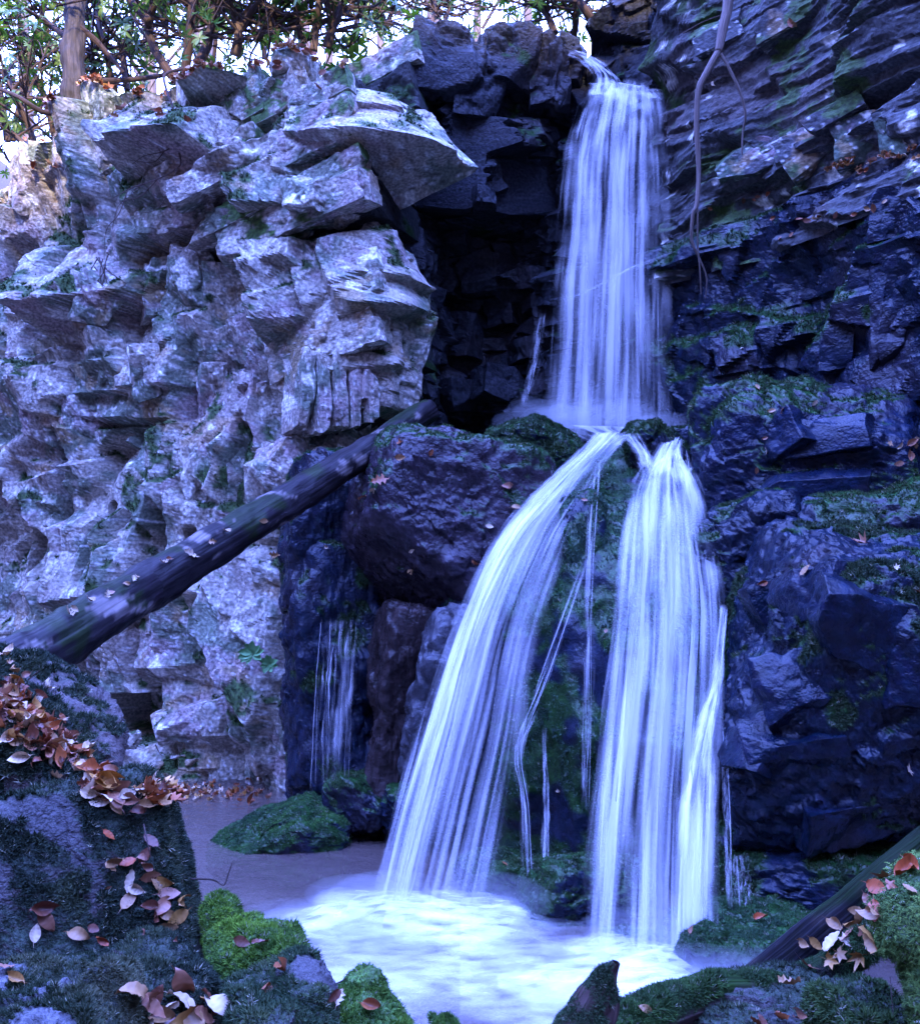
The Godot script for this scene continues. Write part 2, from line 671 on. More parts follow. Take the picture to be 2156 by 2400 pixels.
# ---------- materials ----------
func noise_image(freq: float, oct: int, seedv: int, size := 512, type := FastNoiseLite.TYPE_SIMPLEX_SMOOTH) -> Image:
	var n := FastNoiseLite.new()
	n.noise_type = type
	n.seed = seedv
	n.frequency = freq
	n.fractal_octaves = oct
	n.fractal_gain = 0.55
	var im := n.get_seamless_image(size, size)
	im.convert(Image.FORMAT_L8)
	return im

func tone_image(im: Image, lo: float, hi: float, gamma := 1.0) -> ImageTexture:
	var s := im.get_width()
	var t := im.get_height()
	var d := im.get_data()
	var out := PackedByteArray()
	out.resize(s * t)
	for k in s * t:
		out[k] = int(clampf(lerpf(lo, hi, pow(d[k] / 255.0, gamma)), 0.0, 1.0) * 255.0)
	return ImageTexture.create_from_image(Image.create_from_data(s, t, false, Image.FORMAT_L8, out))

func mat(col: Color, rough: float, vertex := false) -> StandardMaterial3D:
	var m := StandardMaterial3D.new()
	m.albedo_color = col.linear_to_srgb()
	m.roughness = rough
	m.vertex_color_use_as_albedo = vertex
	m.cull_mode = BaseMaterial3D.CULL_DISABLED
	return m

func tri(m: StandardMaterial3D, tex: Texture2D, bump: Texture2D, scale: float, relief: float) -> StandardMaterial3D:
	m.uv1_triplanar = true
	m.uv1_world_triplanar = true
	m.uv1_scale = Vector3.ONE * scale
	m.albedo_texture = tex
	if bump:
		m.heightmap_enabled = true
		m.heightmap_texture = bump
		m.heightmap_scale = relief
	return m

func streak_image(seedv: int, cover: float, soft: float, w := 512, h := 512) -> ImageTexture:
	# threads of falling water: fine across, long and slightly wandering along
	var a := FastNoiseLite.new()
	a.seed = seedv
	a.frequency = 0.045
	a.fractal_octaves = 3
	a.fractal_gain = 0.5
	var b := FastNoiseLite.new()
	b.seed = seedv + 5
	b.frequency = 0.012
	b.fractal_octaves = 2
	var im := Image.create(w, h, false, Image.FORMAT_LA8)
	for y in h:
		for x in w:
			var wob := 9.0 * b.get_noise_2d(x * 0.15, y * 0.25)
			var s := a.get_noise_2d(x * 0.8 + wob, y * 0.045) * 0.7 + b.get_noise_2d(x * 1.2, y * 0.12) * 0.5 + b.get_noise_2d(x * 0.7 + 300.0, y * 0.55) * 0.55
			var al := clampf((s + cover) / soft, 0.0, 1.0)
			im.set_pixel(x, y, Color(1, 1, 1, al * al * (3.0 - 2.0 * al)))
	return ImageTexture.create_from_image(im)

func foam_image(seedv: int, w := 512) -> ImageTexture:
	var a := FastNoiseLite.new()
	a.seed = seedv
	a.frequency = 0.012
	a.fractal_octaves = 5
	a.domain_warp_enabled = true
	a.domain_warp_amplitude = 40.0
	a.domain_warp_frequency = 0.01
	var im := Image.create(w, w, false, Image.FORMAT_LA8)
	for y in w:
		for x in w:
			var s := a.get_noise_2d(x * 0.8, y * 1.5)
			var al := clampf(0.6 + s * 1.1, 0.0, 1.0)
			im.set_pixel(x, y, Color(1, 1, 1, al))
	return ImageTexture.create_from_image(im)

func make_materials() -> void:
	var fbm := noise_image(0.012, 6, 11)
	var grit := noise_image(0.06, 4, 12)
	var crag := noise_image(0.02, 5, 13, 512, FastNoiseLite.TYPE_CELLULAR)
	var t_fbm := tone_image(fbm, 0.45, 1.0, 0.9)
	var t_grit := tone_image(grit, 0.35, 1.15, 1.0)
	var b_grit := tone_image(grit, 0.0, 1.0)
	var b_fbm := tone_image(fbm, 0.0, 1.0)
	var b_spark := tone_image(noise_image(0.02, 7, 19, 1024), 0.0, 1.0)
	var b_fine := tone_image(noise_image(0.028, 6, 14, 1024), 0.0, 1.0)
	M.rock = tri(mat(Color(1.45, 1.45, 1.45), 0.85, true), t_grit, b_fine, 0.8, 1.1)
	M.dark = tri(mat(Color(1.4, 1.4, 1.4), 0.5, true), t_grit, b_fine, 0.8, 0.8)
	M.dark.metallic_specular = 0.25
	M.wet = tri(mat(Color(1.4, 1.4, 1.4), 0.30, true), t_fbm, b_spark, 1.4, 0.7)
	M.wet.metallic_specular = 0.32
	M.wet.roughness = 1.0
	M.wet.roughness_texture = tone_image(noise_image(0.008, 5, 23), 0.02, 0.62, 1.2)
	M.near = tri(mat(Color(1.4, 1.4, 1.4), 0.7, true), t_grit, b_fine, 2.2, 1.0)
	M.moss = mat(Color(1, 1, 1), 0.95, true)
	M.moss.backlight_enabled = true
	M.moss.backlight = Color(0.25, 0.35, 0.1)
	# wood
	var fib := FastNoiseLite.new()
	fib.seed = 5
	fib.frequency = 0.05
	fib.fractal_octaves = 5
	var wi := Image.create(256, 512, false, Image.FORMAT_L8)
	for y in 512:
		for x in 256:
			var a := TAU * x / 256.0
			var s := fib.get_noise_3d(cos(a) * 90.0, sin(a) * 90.0, y * 0.06) * 0.8 + fib.get_noise_3d(cos(a) * 25.0, sin(a) * 25.0, y * 0.15 + 90.0) * 0.5
			wi.set_pixel(x, y, Color.from_hsv(0, 0, clampf(0.66 + s * 0.4, 0.0, 1.0)))
	var wt := ImageTexture.create_from_image(wi)
	M.wood = mat(Color(1.3, 1.3, 1.3), 0.5, true)
	M.wood.metallic_specular = 0.22
	M.wood.albedo_texture = wt
	M.wood.heightmap_enabled = true
	M.wood.heightmap_texture = wt
	M.wood.heightmap_scale = 0.9
	M.wood.uv1_scale = Vector3(1, 0.6, 1)
	for e in [["bark", Color(0.11, 0.058, 0.042)], ["bark_grey", Color(0.10, 0.075, 0.065)], ["twig", Color(0.20, 0.12, 0.09)], ["bark_pale", Color(0.36, 0.27, 0.23)]]:
		var k := mat(e[1], 0.85)
		k.albedo_texture = wt
		k.heightmap_enabled = true
		k.heightmap_texture = wt
		k.heightmap_scale = 0.8
		k.uv1_scale = Vector3(2, 1.5, 1)
		M[e[0]] = k
	M.leaf_green = mat(Color(1, 1, 1), 0.45, true)
	M.leaf_green.backlight_enabled = true
	M.leaf_green.backlight = Color(0.75, 0.85, 0.35)
	M.fern = mat(Color(0.14, 0.32, 0.12), 0.5)
	M.leaf = mat(Color(1, 1, 1), 0.5, true)
	M.leaf.backlight_enabled = true
	M.leaf.backlight = Color(0.3, 0.2, 0.1)
	# water
	M.veil = []
	for k in 4:
		var m := mat(Color(0.93, 0.94, 0.97), 0.55, true)
		m.transparency = BaseMaterial3D.TRANSPARENCY_ALPHA
		m.albedo_texture = streak_image(40 + k, [0.55, 0.34, 0.16, 0.0][k], [1.4, 1.15, 0.95, 0.8][k])
		m.backlight_enabled = true
		m.backlight = Color(0.8, 0.82, 0.86)
		M.veil.append(m)
	M.thread = mat(Color(0.95, 0.96, 0.98), 0.5, true)
	M.thread.transparency = BaseMaterial3D.TRANSPARENCY_ALPHA
	M.thread.backlight_enabled = true
	M.thread.backlight = Color(0.8, 0.82, 0.86)
	M.foam = mat(Color(0.95, 0.96, 0.98), 0.7, true)
	M.foam.transparency = BaseMaterial3D.TRANSPARENCY_ALPHA
	M.foam.albedo_texture = foam_image(77)
	M.foam.backlight_enabled = true
	M.foam.backlight = Color(0.6, 0.6, 0.62)
	M.pool = StandardMaterial3D.new()
	M.pool.albedo_color = Color(0.19, 0.14, 0.12, 0.6).linear_to_srgb()
	M.pool.albedo_color.a = 0.42
	M.pool.transparency = BaseMaterial3D.TRANSPARENCY_ALPHA
	M.pool.roughness = 0.07
	M.pool.heightmap_enabled = true
	M.pool.heightmap_texture = b_fbm
	M.pool.heightmap_scale = 0.8
	M.pool.uv1_triplanar = true
	M.pool.uv1_world_triplanar = true
	M.pool.uv1_scale = Vector3(0.7, 0.7, 0.7)
	M.silt = tri(mat(Color(0.13, 0.095, 0.075), 0.9), t_grit, b_fine, 0.9, 2.0)
	M.soil = tri(mat(Color(0.12, 0.075, 0.05), 0.95), t_grit, b_fbm, 0.8, 3.0)
	# moss tuft: a handful of short pointed blades
	var tv := PackedVector3Array()
	var ti := PackedInt32Array()
	for k in 6:
		var a := TAU * k / 6.0 + 0.3 * (k % 2)
		var out := Vector3(cos(a), 0, sin(a))
		var sd := Vector3(-sin(a), 0, cos(a))
		var b := tv.size()
		tv.append_array([out * 0.08 - sd * 0.16, out * 0.08 + sd * 0.16, out * (0.55 + 0.2 * (k % 3)) + Vector3(0, 0.75 + 0.2 * ((k * 2) % 3), 0)])
		ti.append_array([b, b + 1, b + 2])
	M.tuft = make_mesh(tv, PackedVector3Array(), ti)
	# feathery frond for the moss on the near boulder
	tv = PackedVector3Array()
	ti = PackedInt32Array()
	for k in 3:
		var a := TAU * k / 3.0
		var out := Vector3(cos(a), 0, sin(a))
		var sd := Vector3(-sin(a), 0, cos(a))
		for e in 5:
			var t := 0.15 + 0.19 * e
			var c := out * t * 1.5 + Vector3(0, 0.5 * sin(t * 2.6), 0)
			var wd := 0.42 * (1.0 - t * 0.75)
			for sg in [-1.0, 1.0]:
				var b := tv.size()
				tv.append_array([c, c + out * 0.20, c + sd * sg * wd + out * 0.26 - Vector3(0, 0.06, 0)])
				ti.append_array([b, b + 1, b + 2])
	M.frond = make_mesh(tv, PackedVector3Array(), ti)

# ---------- falling water ----------
func sheet(parent: Node3D, lft: Array, rgt: Array, layer: int, o: Dictionary) -> void:
	var nu: int = o.get("nu", 40)
	var nv: int = o.get("nv", 90)
	var a := curve(lft, nv)
	var b := curve(rgt, nv)
	var al: float = o.get("alpha", 0.8)
	var e0: float = o.get("edge", 0.15)
	var top: float = o.get("top", 0.04)
	var bot: float = o.get("bot", 0.12)
	var us: float = o.get("us", 1.0)
	var vs: float = o.get("vs", 1.0)
	var uo: float = o.get("uo", 0.0)
	var bulge: float = o.get("bulge", 0.05)
	var fwd: float = o.get("fwd", 0.0)
	var seedf: float = uo * 37.0 + layer * 11.0
	var v := PackedVector3Array()
	var c := PackedColorArray()
	var uv := PackedVector2Array()
	for j in nv:
		var f := float(j) / (nv - 1)
		for i in nu:
			var g := float(i) / (nu - 1)
			var p := a[j].lerp(b[j], g)
			var lump := n_mid.get_noise_3d(g * 3.0 * us, f * 0.6, seedf)
			p += Vector3(0, 0.1, 1.0) * (bulge * sin(g * PI) + fwd + 0.035 * lump)
			p.x += 0.03 * n_mid.get_noise_3d(g * 5.0, f * 1.2, seedf + 50.0) * minf(1.0, f * 3.0)
			v.append(p - parent.position)
			var ed := minf(g, 1.0 - g) / e0 + 0.7 * n_mid.get_noise_2d(f * 1.6 + seedf, 1.0 if g < 0.5 else 9.0)
			var w := al * smoothstep(0.0, 1.0, ed) * smoothstep(0.0, top, f) * (1.0 - smoothstep(1.0 - bot, 1.0, f) * float(o.get("botfade", 0.8)))
			c.append(Color(1, 1, 1, clampf(w, 0.0, 1.0)))
			uv.append(Vector2(g * us + uo, 0.01 + f * 0.98 * minf(vs, 1.0)))
	put(make_mesh(v, grid_normals(v, nu, nv, true), grid_index(nu, nv, true), c, uv), "water_sheet", M.veil[layer], parent)

func threads(parent: Node3D, lft: Array, rgt: Array, count: int, o: Dictionary) -> void:
	var nv: int = o.get("nv", 40)
	var a := curve(lft, nv)
	var b := curve(rgt, nv)
	var g := RandomNumberGenerator.new()
	g.seed = int(o.get("seed", 5))
	var wd: float = o.get("w", 0.008)
	var fwd: float = o.get("fwd", 0.03)
	var lo: float = o.get("from", 0.0)
	var v := PackedVector3Array()
	var c := PackedColorArray()
	var idx := PackedInt32Array()
	for k in count:
		var u := clampf(0.5 + g.randfn() * float(o.get("spread", 0.25)), -0.02, 1.02)
		var j0 := int(maxf(lo, g.randf_range(lo, 0.6)) * nv) if g.randf() < float(o.get("late", 0.5)) else int(lo * nv)
		var j1 := nv - 1 if g.randf() < 0.6 else mini(nv - 1, j0 + int(g.randf_range(0.25, 0.6) * nv))
		var w := 0.62 * wd * exp(g.randfn() * 0.5)
		var f := fwd * g.randf_range(-0.5, 1.0)
		var al := g.randf_range(0.12, 0.8 * float(o.get("alpha", 0.85)))
		var du := g.randfn() * 0.06
		if j1 - j0 < 4: continue
		for j in range(j0, j1 + 1):
			var t := float(j) / (nv - 1)
			var uu := u + du * (t - 0.3) + 0.012 * n_mid.get_noise_2d(t * 3.0, u * 40.0)
			var p := a[j].lerp(b[j], uu) + Vector3(0, 0, f + 0.05 * sin(PI * clampf(uu, 0.0, 1.0)))
			var ww := w * (0.6 + 0.8 * absf(n_mid.get_noise_2d(t * 5.0, u * 90.0)))
			var en := minf(1.0, minf(float(j - j0), float(j1 - j)) / 5.0)
			for s in [-1.0, 0.0, 1.0]:
				v.append(p + Vector3(s * ww, 0, -absf(s) * ww * 0.4) - parent.position)
				c.append(Color(1, 1, 1, al * en * (1.0 if s == 0.0 else 0.0)))
			if j < j1:
				var r := v.size() - 3
				for q in 2:
					idx.append_array([r + q, r + q + 1, r + q + 3, r + q + 1, r + q + 4, r + q + 3])
	if v.is_empty(): return
	var m := put(make_mesh(v, sum_normals(v, idx), idx, c), "water_threads", M.thread, parent)
	tag(m, "", "", "", "stuff")

# ---------- leaves ----------
func leaf_mesh(kind: int, curl: float, fold: float, twist: float, seedv: int) -> ArrayMesh:
	var g := RandomNumberGenerator.new()
	g.seed = seedv
	var v := PackedVector3Array()
	var c := PackedColorArray()
	var idx := PackedInt32Array()
	if kind < 2:
		var n := 13
		for k in n:
			var t := float(k) / (n - 1)
			var w := 0.27 * pow(sin(PI * pow(t, 0.85)), 0.8) + 0.004
			if kind == 1:
				w = (0.10 + 0.20 * sin(PI * pow(t, 1.1))) * (0.72 + 0.42 * sin(t * TAU * 3.6 - 1.2)) * smoothstep(0.0, 0.12, t) * (1.0 - smoothstep(0.88, 1.0, t)) + 0.012
			var y := curl * (t - 0.4) * (t - 0.4)
			for s in [-1.0, -0.5, 0.0, 0.5, 1.0]:
				var rip := 0.025 * sin(t * 26.0) * absf(s)
				v.append(Vector3(w * s, y + fold * w * absf(s) * (1.0 + 0.5 * absf(s)) + rip + twist * s * (t - 0.5) * 0.5 + g.randfn() * 0.006, 0.5 - t))
				var sh := 1.25 if s == 0.0 else (0.85 + 0.22 * g.randf() + 0.12 * sin(t * 40.0))
				c.append(Color(sh, sh * 0.98, sh * 0.93))
			if k > 0:
				for e in 4:
					var b := (k - 1) * 5 + e
					idx.append_array([b, b + 5, b + 1, b + 1, b + 5, b + 6])
		var b := v.size()
		var y0 := curl * 0.36
		v.append_array([Vector3(-0.012, curl * 0.16, 0.5), Vector3(0.012, curl * 0.16, 0.5), Vector3(0.03, y0 * 0.9, 0.78)])
		c.append_array([Color(0.8, 0.7, 0.6), Color(0.8, 0.7, 0.6), Color(0.8, 0.7, 0.6)])
		idx.append_array([b, b + 1, b + 2])
	else:
		var tips := [[0.0, 0.56], [26.0, 0.27], [50.0, 0.52], [78.0, 0.22], [105.0, 0.40], [150.0, 0.20], [180.0, 0.06]]
		var ring := []
		for e in tips: ring.append([e[0], e[1]])
		for k in range(tips.size() - 2, 0, -1): ring.append([360.0 - tips[k][0], tips[k][1]])
		v.append(Vector3.ZERO)
		c.append(Color(1.15, 1.1, 1.05))
		for layer in [0.5, 1.0]:
			for e in ring:
				var a := deg_to_rad(e[0])
				var r: float = e[1] * layer * (1.0 + 0.08 * g.randfn() * layer)
				if layer < 1.0: r = maxf(r, 0.12)
				var q := Vector2(sin(a), cos(a)) * r
				v.append(Vector3(q.x, curl * q.length_squared() * 1.2 + fold * absf(q.x) * 0.5 + twist * q.x * q.y + 0.03 * g.randfn() * layer, -q.y))
				var sh := 0.85 + 0.25 * g.randf()
				c.append(Color(sh, sh, sh))
		var m := ring.size()
		for k in m:
			var k2 := (k + 1) % m
			idx.append_array([0, 1 + k2, 1 + k, 1 + k, 1 + k2, 1 + m + k, 1 + k2, 1 + m + k2, 1 + m + k])
		var b := v.size()
		v.append_array([Vector3(-0.012, 0, 0.05), Vector3(0.012, 0, 0.05), Vector3(0.02, 0.08, 0.5)])
		c.append_array([Color(0.8, 0.6, 0.5), Color(0.8, 0.6, 0.5), Color(0.8, 0.6, 0.5)])
		idx.append_array([b, b + 1, b + 2])
	return make_mesh(v, sum_normals(v, idx), idx, c)

var leaf_meshes := []
var leaf_mats := []
const LEAF_COLOURS := [["orange brown", Color(0.36, 0.10, 0.025)], ["tan", Color(0.44, 0.24, 0.10)], ["pinkish brown", Color(0.38, 0.16, 0.085)], ["dark russet", Color(0.18, 0.055, 0.025)], ["pale cream", Color(0.68, 0.52, 0.36)], ["golden brown", Color(0.48, 0.24, 0.06)], ["bright rust", Color(0.50, 0.10, 0.02)]]
const LEAF_KINDS := ["beech", "oak", "maple"]
func make_leaves() -> void:
	for kind in 3:
		var row := []
		for k in 5:
			row.append(leaf_mesh(kind, [0.3, -0.35, 0.8, 0.1, 1.3][k], [0.35, 0.2, 0.7, 0.1, 0.9][k], [0.3, -0.5, 0.6, 0.1, -0.8][k], 100 * kind + k))
		leaf_meshes.append(row)
	for e in LEAF_COLOURS:
		var m: StandardMaterial3D = M.leaf.duplicate()
		m.albedo_color = ((e[1] as Color) * 0.62).linear_to_srgb()
		leaf_mats.append(m)

func leaf(px: float, py: float, size: float, kind: int, colour: int, shape: int, yaw: float, where: String, group: String, lift := 0.012, tilt := 0.25, label := "") -> void:
	var s := seat(px, py)
	if s.is_empty(): return
	var n: Vector3 = s[1]
	var up := (n + Vector3(rng.randfn(), rng.randfn(), rng.randfn()) * tilt).normalized()
	var f := Vector3(sin(yaw), 0.15, cos(yaw))
	f = (f - up * f.dot(up)).normalized()
	var o := put(leaf_meshes[kind][shape], "fallen_leaf", leaf_mats[colour])
	o.transform = Transform3D(Basis(up.cross(f), up, f) * (size * 0.85), (s[0] as Vector3) + n * lift)
	tag(o, label if label != "" else "%s %s leaf %s" % [LEAF_COLOURS[colour][0], LEAF_KINDS[kind], where], "leaf", group)

# ---------- rhododendrons ----------
func whorl(seedv: int) -> ArrayMesh:
	var g := RandomNumberGenerator.new()
	g.seed = seedv
	var v := PackedVector3Array()
	var idx := PackedInt32Array()
	var n := 9
	for k in n:
		var a := TAU * k / n + g.randfn() * 0.2
		var droop := g.randf_range(-0.1, 0.9)
		var l := g.randf_range(0.75, 1.1)
		var out := Vector3(cos(a), 0, sin(a))
		var sd := Vector3(-sin(a), 0, cos(a))
		var b := v.size()
		for e in 4:
			var t := float(e) / 3.0
			var w: float = [0.02, 0.12, 0.13, 0.0][e]
			var c := out * l * (0.06 + t * (1.0 - 0.25 * droop)) + Vector3(0, 0.25 * t - droop * t * t, 0)
			v.append(c - sd * w + Vector3(0, w * 0.35, 0))
			v.append(c)
			v.append(c + sd * w + Vector3(0, w * 0.35, 0))
			if e > 0:
				var r := b + (e - 1) * 3
				for q in 2:
					idx.append_array([r + q, r + q + 3, r + q + 1, r + q + 1, r + q + 3, r + q + 4])
	return make_mesh(v, sum_normals(v, idx), idx)

var whorls := []
func shrub(label: String, stems: Array, tips: int, size: float, o: Dictionary) -> void:
	# stems: lists of points; each carries side branches that end in whorls of leaves
	var at: Vector3 = stems[0][0]
	var t := thing("rhododendron", label, "shrub", at, "rhododendrons on the cliff top")
	var g := RandomNumberGenerator.new()
	g.seed = int(o.get("seed", 1))
	var ends := []
	for s in stems:
		var pts := curve(s, 14)
		var st := fresh()
		limb(st, pts, o.get("r", 0.05), float(o.get("r", 0.05)) * 0.55, 8, 0.25)
		put(done(st, at), "stem", o.get("mat", M.bark), t)
		var tw := fresh()
		for k in int(o.get("twigs", 9)):
			var f := g.randf_range(0.3, 1.0)
			var p := pts[int(f * 13)]
			var d := Vector3(g.randfn(), g.randf_range(-0.15, 1.1), g.randfn()).normalized()
			var l := g.randf_range(0.5, 1.3) * float(o.get("reach", 1.0))
			var mid := p + d * l * 0.5 + Vector3(g.randfn(), g.randfn(), g.randfn()) * 0.12
			var tip := p + d * l + Vector3(0, g.randf_range(-0.1, 0.25), 0)
			limb(tw, curve([p, mid, tip], 6), 0.017, 0.006, 5)
			ends.append([mid, tip])
			for e in 3:
				var tip2 := mid.lerp(tip, g.randf()) + Vector3(g.randfn(), g.randfn(), g.randfn()) * 0.28
				limb(tw, curve([mid, mid.lerp(tip2, 0.5) + Vector3(0, 0.05, 0), tip2], 4), 0.008, 0.004, 4)
				ends.append([mid, tip2])
		put(done(tw, at), "branches", o.get("mat", M.bark), t)
	if tips <= 0: return
	var mm := MultiMesh.new()
	mm.transform_format = MultiMesh.TRANSFORM_3D
	mm.use_colors = true
	mm.mesh = whorls[int(o.get("seed", 1)) % whorls.size()]
	mm.instance_count = tips
	for k in tips:
		var e: Array = ends[k % ends.size()]
		var p: Vector3 = e[1]
		if k >= ends.size():
			p += Vector3(g.randfn(), g.randfn() * 0.7, g.randfn()) * 0.22
		var up: Vector3 = ((p - (e[0] as Vector3)).normalized() + Vector3(0, 0.6, 0) + Vector3(g.randfn(), g.randfn(), g.randfn()) * 0.3).normalized()
		var sd := up.cross(Vector3(g.randfn(), g.randfn(), g.randfn())).normalized()
		var s := size * g.randf_range(0.6, 1.3)
		mm.set_instance_transform(k, Transform3D(Basis(sd * s, up * s, sd.cross(up) * s), p - at))
		var q := g.randf()
		mm.set_instance_color(k, Color(0.035, 0.10, 0.02).lerp(Color(0.20, 0.29, 0.08), q * q))
	var m := MultiMeshInstance3D.new()
	m.multimesh = mm
	m.material_override = M.leaf_green
	m.name = "crown"
	tag(m, "", "", "", "stuff")
	t.add_child(m, true)

func X(px: float, d: float) -> float:
	return (px - 1078.0) / FOC * d

func Y(py: float, d: float) -> float:
	return P(1078, py, d).y

func _ready() -> void:
	# ---- camera ----
	var cam := Camera3D.new()
	cam.name = "camera"
	cam.position = EYE
	cam.rotation.x = PITCH
	cam.fov = rad_to_deg(2.0 * atan(1200.0 / FOC))
	cam.near = 0.05
	cam.far = 400.0
	add_child(cam)
	# ---- sky, sun, exposure ----
	var we := WorldEnvironment.new()
	we.name = "environment"
	var env := Environment.new()
	env.background_mode = Environment.BG_SKY
	var sm := ProceduralSkyMaterial.new()
	sm.sky_top_color = Color(0.185, 0.29, 1.12).linear_to_srgb()
	sm.sky_horizon_color = Color(0.29, 0.37, 1.0).linear_to_srgb()
	sm.sky_curve = 0.25
	sm.ground_bottom_color = Color(0.03, 0.03, 0.05).linear_to_srgb()
	sm.ground_horizon_color = Color(0.10, 0.09, 0.12).linear_to_srgb()
	sm.sun_angle_max = 1.0
	var sky := Sky.new()
	sky.sky_material = sm
	env.sky = sky
	env.background_energy_multiplier = 4.6
	env.tonemap_mode = Environment.TONE_MAPPER_LINEAR
	env.tonemap_exposure = 4.7
	env.volumetric_fog_enabled = true
	env.volumetric_fog_density = 0.0
	env.sdfgi_enabled = true
	env.ssao_enabled = true
	env.ssil_enabled = true
	we.environment = env
	add_child(we)
	var sun := DirectionalLight3D.new()
	sun.name = "sun"
	sun.light_energy = 0.9
	sun.light_angular_distance = 1.5
	sun.light_color = Color(1.0, 0.92, 0.80)
	sun.shadow_enabled = true
	add_child(sun)
	sun.look_at_from_position(Vector3.ZERO, -Vector3(0.10, 0.635, 1.0), Vector3.UP)
	# ---- measuring and noise ----
	rng.seed = 4
	zb_d.resize(BW * BH)
	zb_d.fill(1e9)
	zb_p.resize(BW * BH)
	zb_n.resize(BW * BH)
	for e in [[n_fine, 9.0, 4, 1], [n_mid, 2.6, 4, 2], [n_big, 0.9, 3, 3], [n_lich, 3.2, 5, 4], [n_moss, 1.3, 4, 5], [n_rust, 0.8, 4, 6]]:
		var n: FastNoiseLite = e[0]
		n.noise_type = FastNoiseLite.TYPE_SIMPLEX_SMOOTH
		n.frequency = e[1]
		n.fractal_octaves = e[2]
		n.seed = e[3]
	n_ridge.noise_type = FastNoiseLite.TYPE_SIMPLEX_SMOOTH
	n_ridge.fractal_type = FastNoiseLite.FRACTAL_RIDGED
	n_ridge.frequency = 2.2
	n_ridge.fractal_octaves = 3
	n_ridge.seed = 8
	n_cell.noise_type = FastNoiseLite.TYPE_CELLULAR
	n_cell.cellular_return_type = FastNoiseLite.RETURN_CELL_VALUE
	n_cell.frequency = 2.4
	n_cell.seed = 17
	make_materials()
	make_leaves()
	for k in 4: whorls.append(whorl(k + 1))
	build_ground()
	build_cliffs()
	build_lower_rocks()
	build_near_rocks()
	build_logs()
	build_water()
	build_trees()
	build_litter()

func slab(x0: float, x1: float, z0: float, z1: float, nx: int, nz: int, f: Callable) -> ArrayMesh:
	var v := PackedVector3Array()
	for j in nz:
		for i in nx:
			var x := lerpf(x0, x1, float(i) / (nx - 1))
			var z := lerpf(z0, z1, float(j) / (nz - 1))
			v.append(Vector3(x, f.call(x, z), z))
	var n := grid_normals(v, nx, nz)
	note_surface(v, n)
	return make_mesh(v, n, grid_index(nx, nz))

func build_ground() -> void:
	# z runs from near to far so that the faces look up
	var g := put(slab(-70, 70, 60, -110, 120, 120, func(x, z): return -0.55 + 2.0 * minf(12.5, maxf(0.0, maxf(z - 4.0, maxf(-x - 12.0, x - 8.0)))) + 0.4 * n_big.get_noise_2d(x * 0.3, z * 0.3) * smoothstep(2.0, 8.0, maxf(z, absf(x) - 7.0))), "ground_added_hills", M.soil)  # unseen slopes behind and beside the camera, added to cut low light
	tag(g, "", "", "", "structure")
	var bed_m := put(slab(-6, 5, 3.0, -13.0, 150, 200, func(x, z):
		var far := smoothstep(-9.3, -10.2, z)
		var lf := smoothstep(-3.1, -5.0, x)
		var y: float = -0.30 + 0.10 * n_big.get_noise_2d(x, z) + 0.34 * maxf(far, lf) + 0.02 * n_mid.get_noise_2d(x, z)
		# the near banks that carry the front boulders and logs
		y += 0.9 * smoothstep(0.1, -0.4, x) * smoothstep(-3.9, -2.9, z)
		y += 0.8 * smoothstep(0.45, 0.9, x) * smoothstep(-4.5, -3.5, z)
		y = maxf(y, -0.3 + 1.2 * smoothstep(-1.2, -1.6, x) * smoothstep(-5.6, -4.9, z))
		return y), "stream_bed", M.silt)
	tag(bed_m, "", "", "", "structure")
	var pool := put(slab(-5.8, 4.8, -2.2, -12.5, 90, 90, func(x, z): return 0.006 * n_mid.get_noise_2d(x * 0.5, z * 0.8)), "pool_water", M.pool)
	tag(pool, "", "", "", "structure")
	var top := put(slab(-40, 40, -13.2, -70, 60, 60, func(x, z): return 6.15 + 0.06 * (-13.2 - z) + 0.25 * n_big.get_noise_2d(x * 0.4, z * 0.4)), "plateau_ground", M.soil)
	tag(top, "", "", "", "structure")

const DRY := {"varied": true, "base": Color(0.40, 0.36, 0.29), "lichen": 0.09, "lichen_color": Color(0.82, 0.80, 0.72), "moss": -0.25, "moss_up": 0.30, "moss_color": Color(0.045, 0.085, 0.02), "rust": 0.45, "rust_color": Color(0.21, 0.15, 0.13)}
const WET := {"base": Color(0.011, 0.017, 0.033), "lichen": -1.0, "moss": -0.22, "moss_up": 0.42, "moss_color": Color(0.018, 0.055, 0.014), "rust": 0.3, "rust_color": Color(0.05, 0.035, 0.035)}
const WET_SHADED := {"base": Color(0.030, 0.033, 0.040), "moss": -0.45, "moss_up": 0.35, "moss_color": Color(0.02, 0.05, 0.015), "rust": 0.3, "rust_color": Color(0.05, 0.036, 0.030)}  # dark wet rock, with some of the recess shade put into the base

func like(a: Dictionary, b: Dictionary) -> Dictionary:
	var o := a.duplicate()
	o.merge(b, true)
	return o

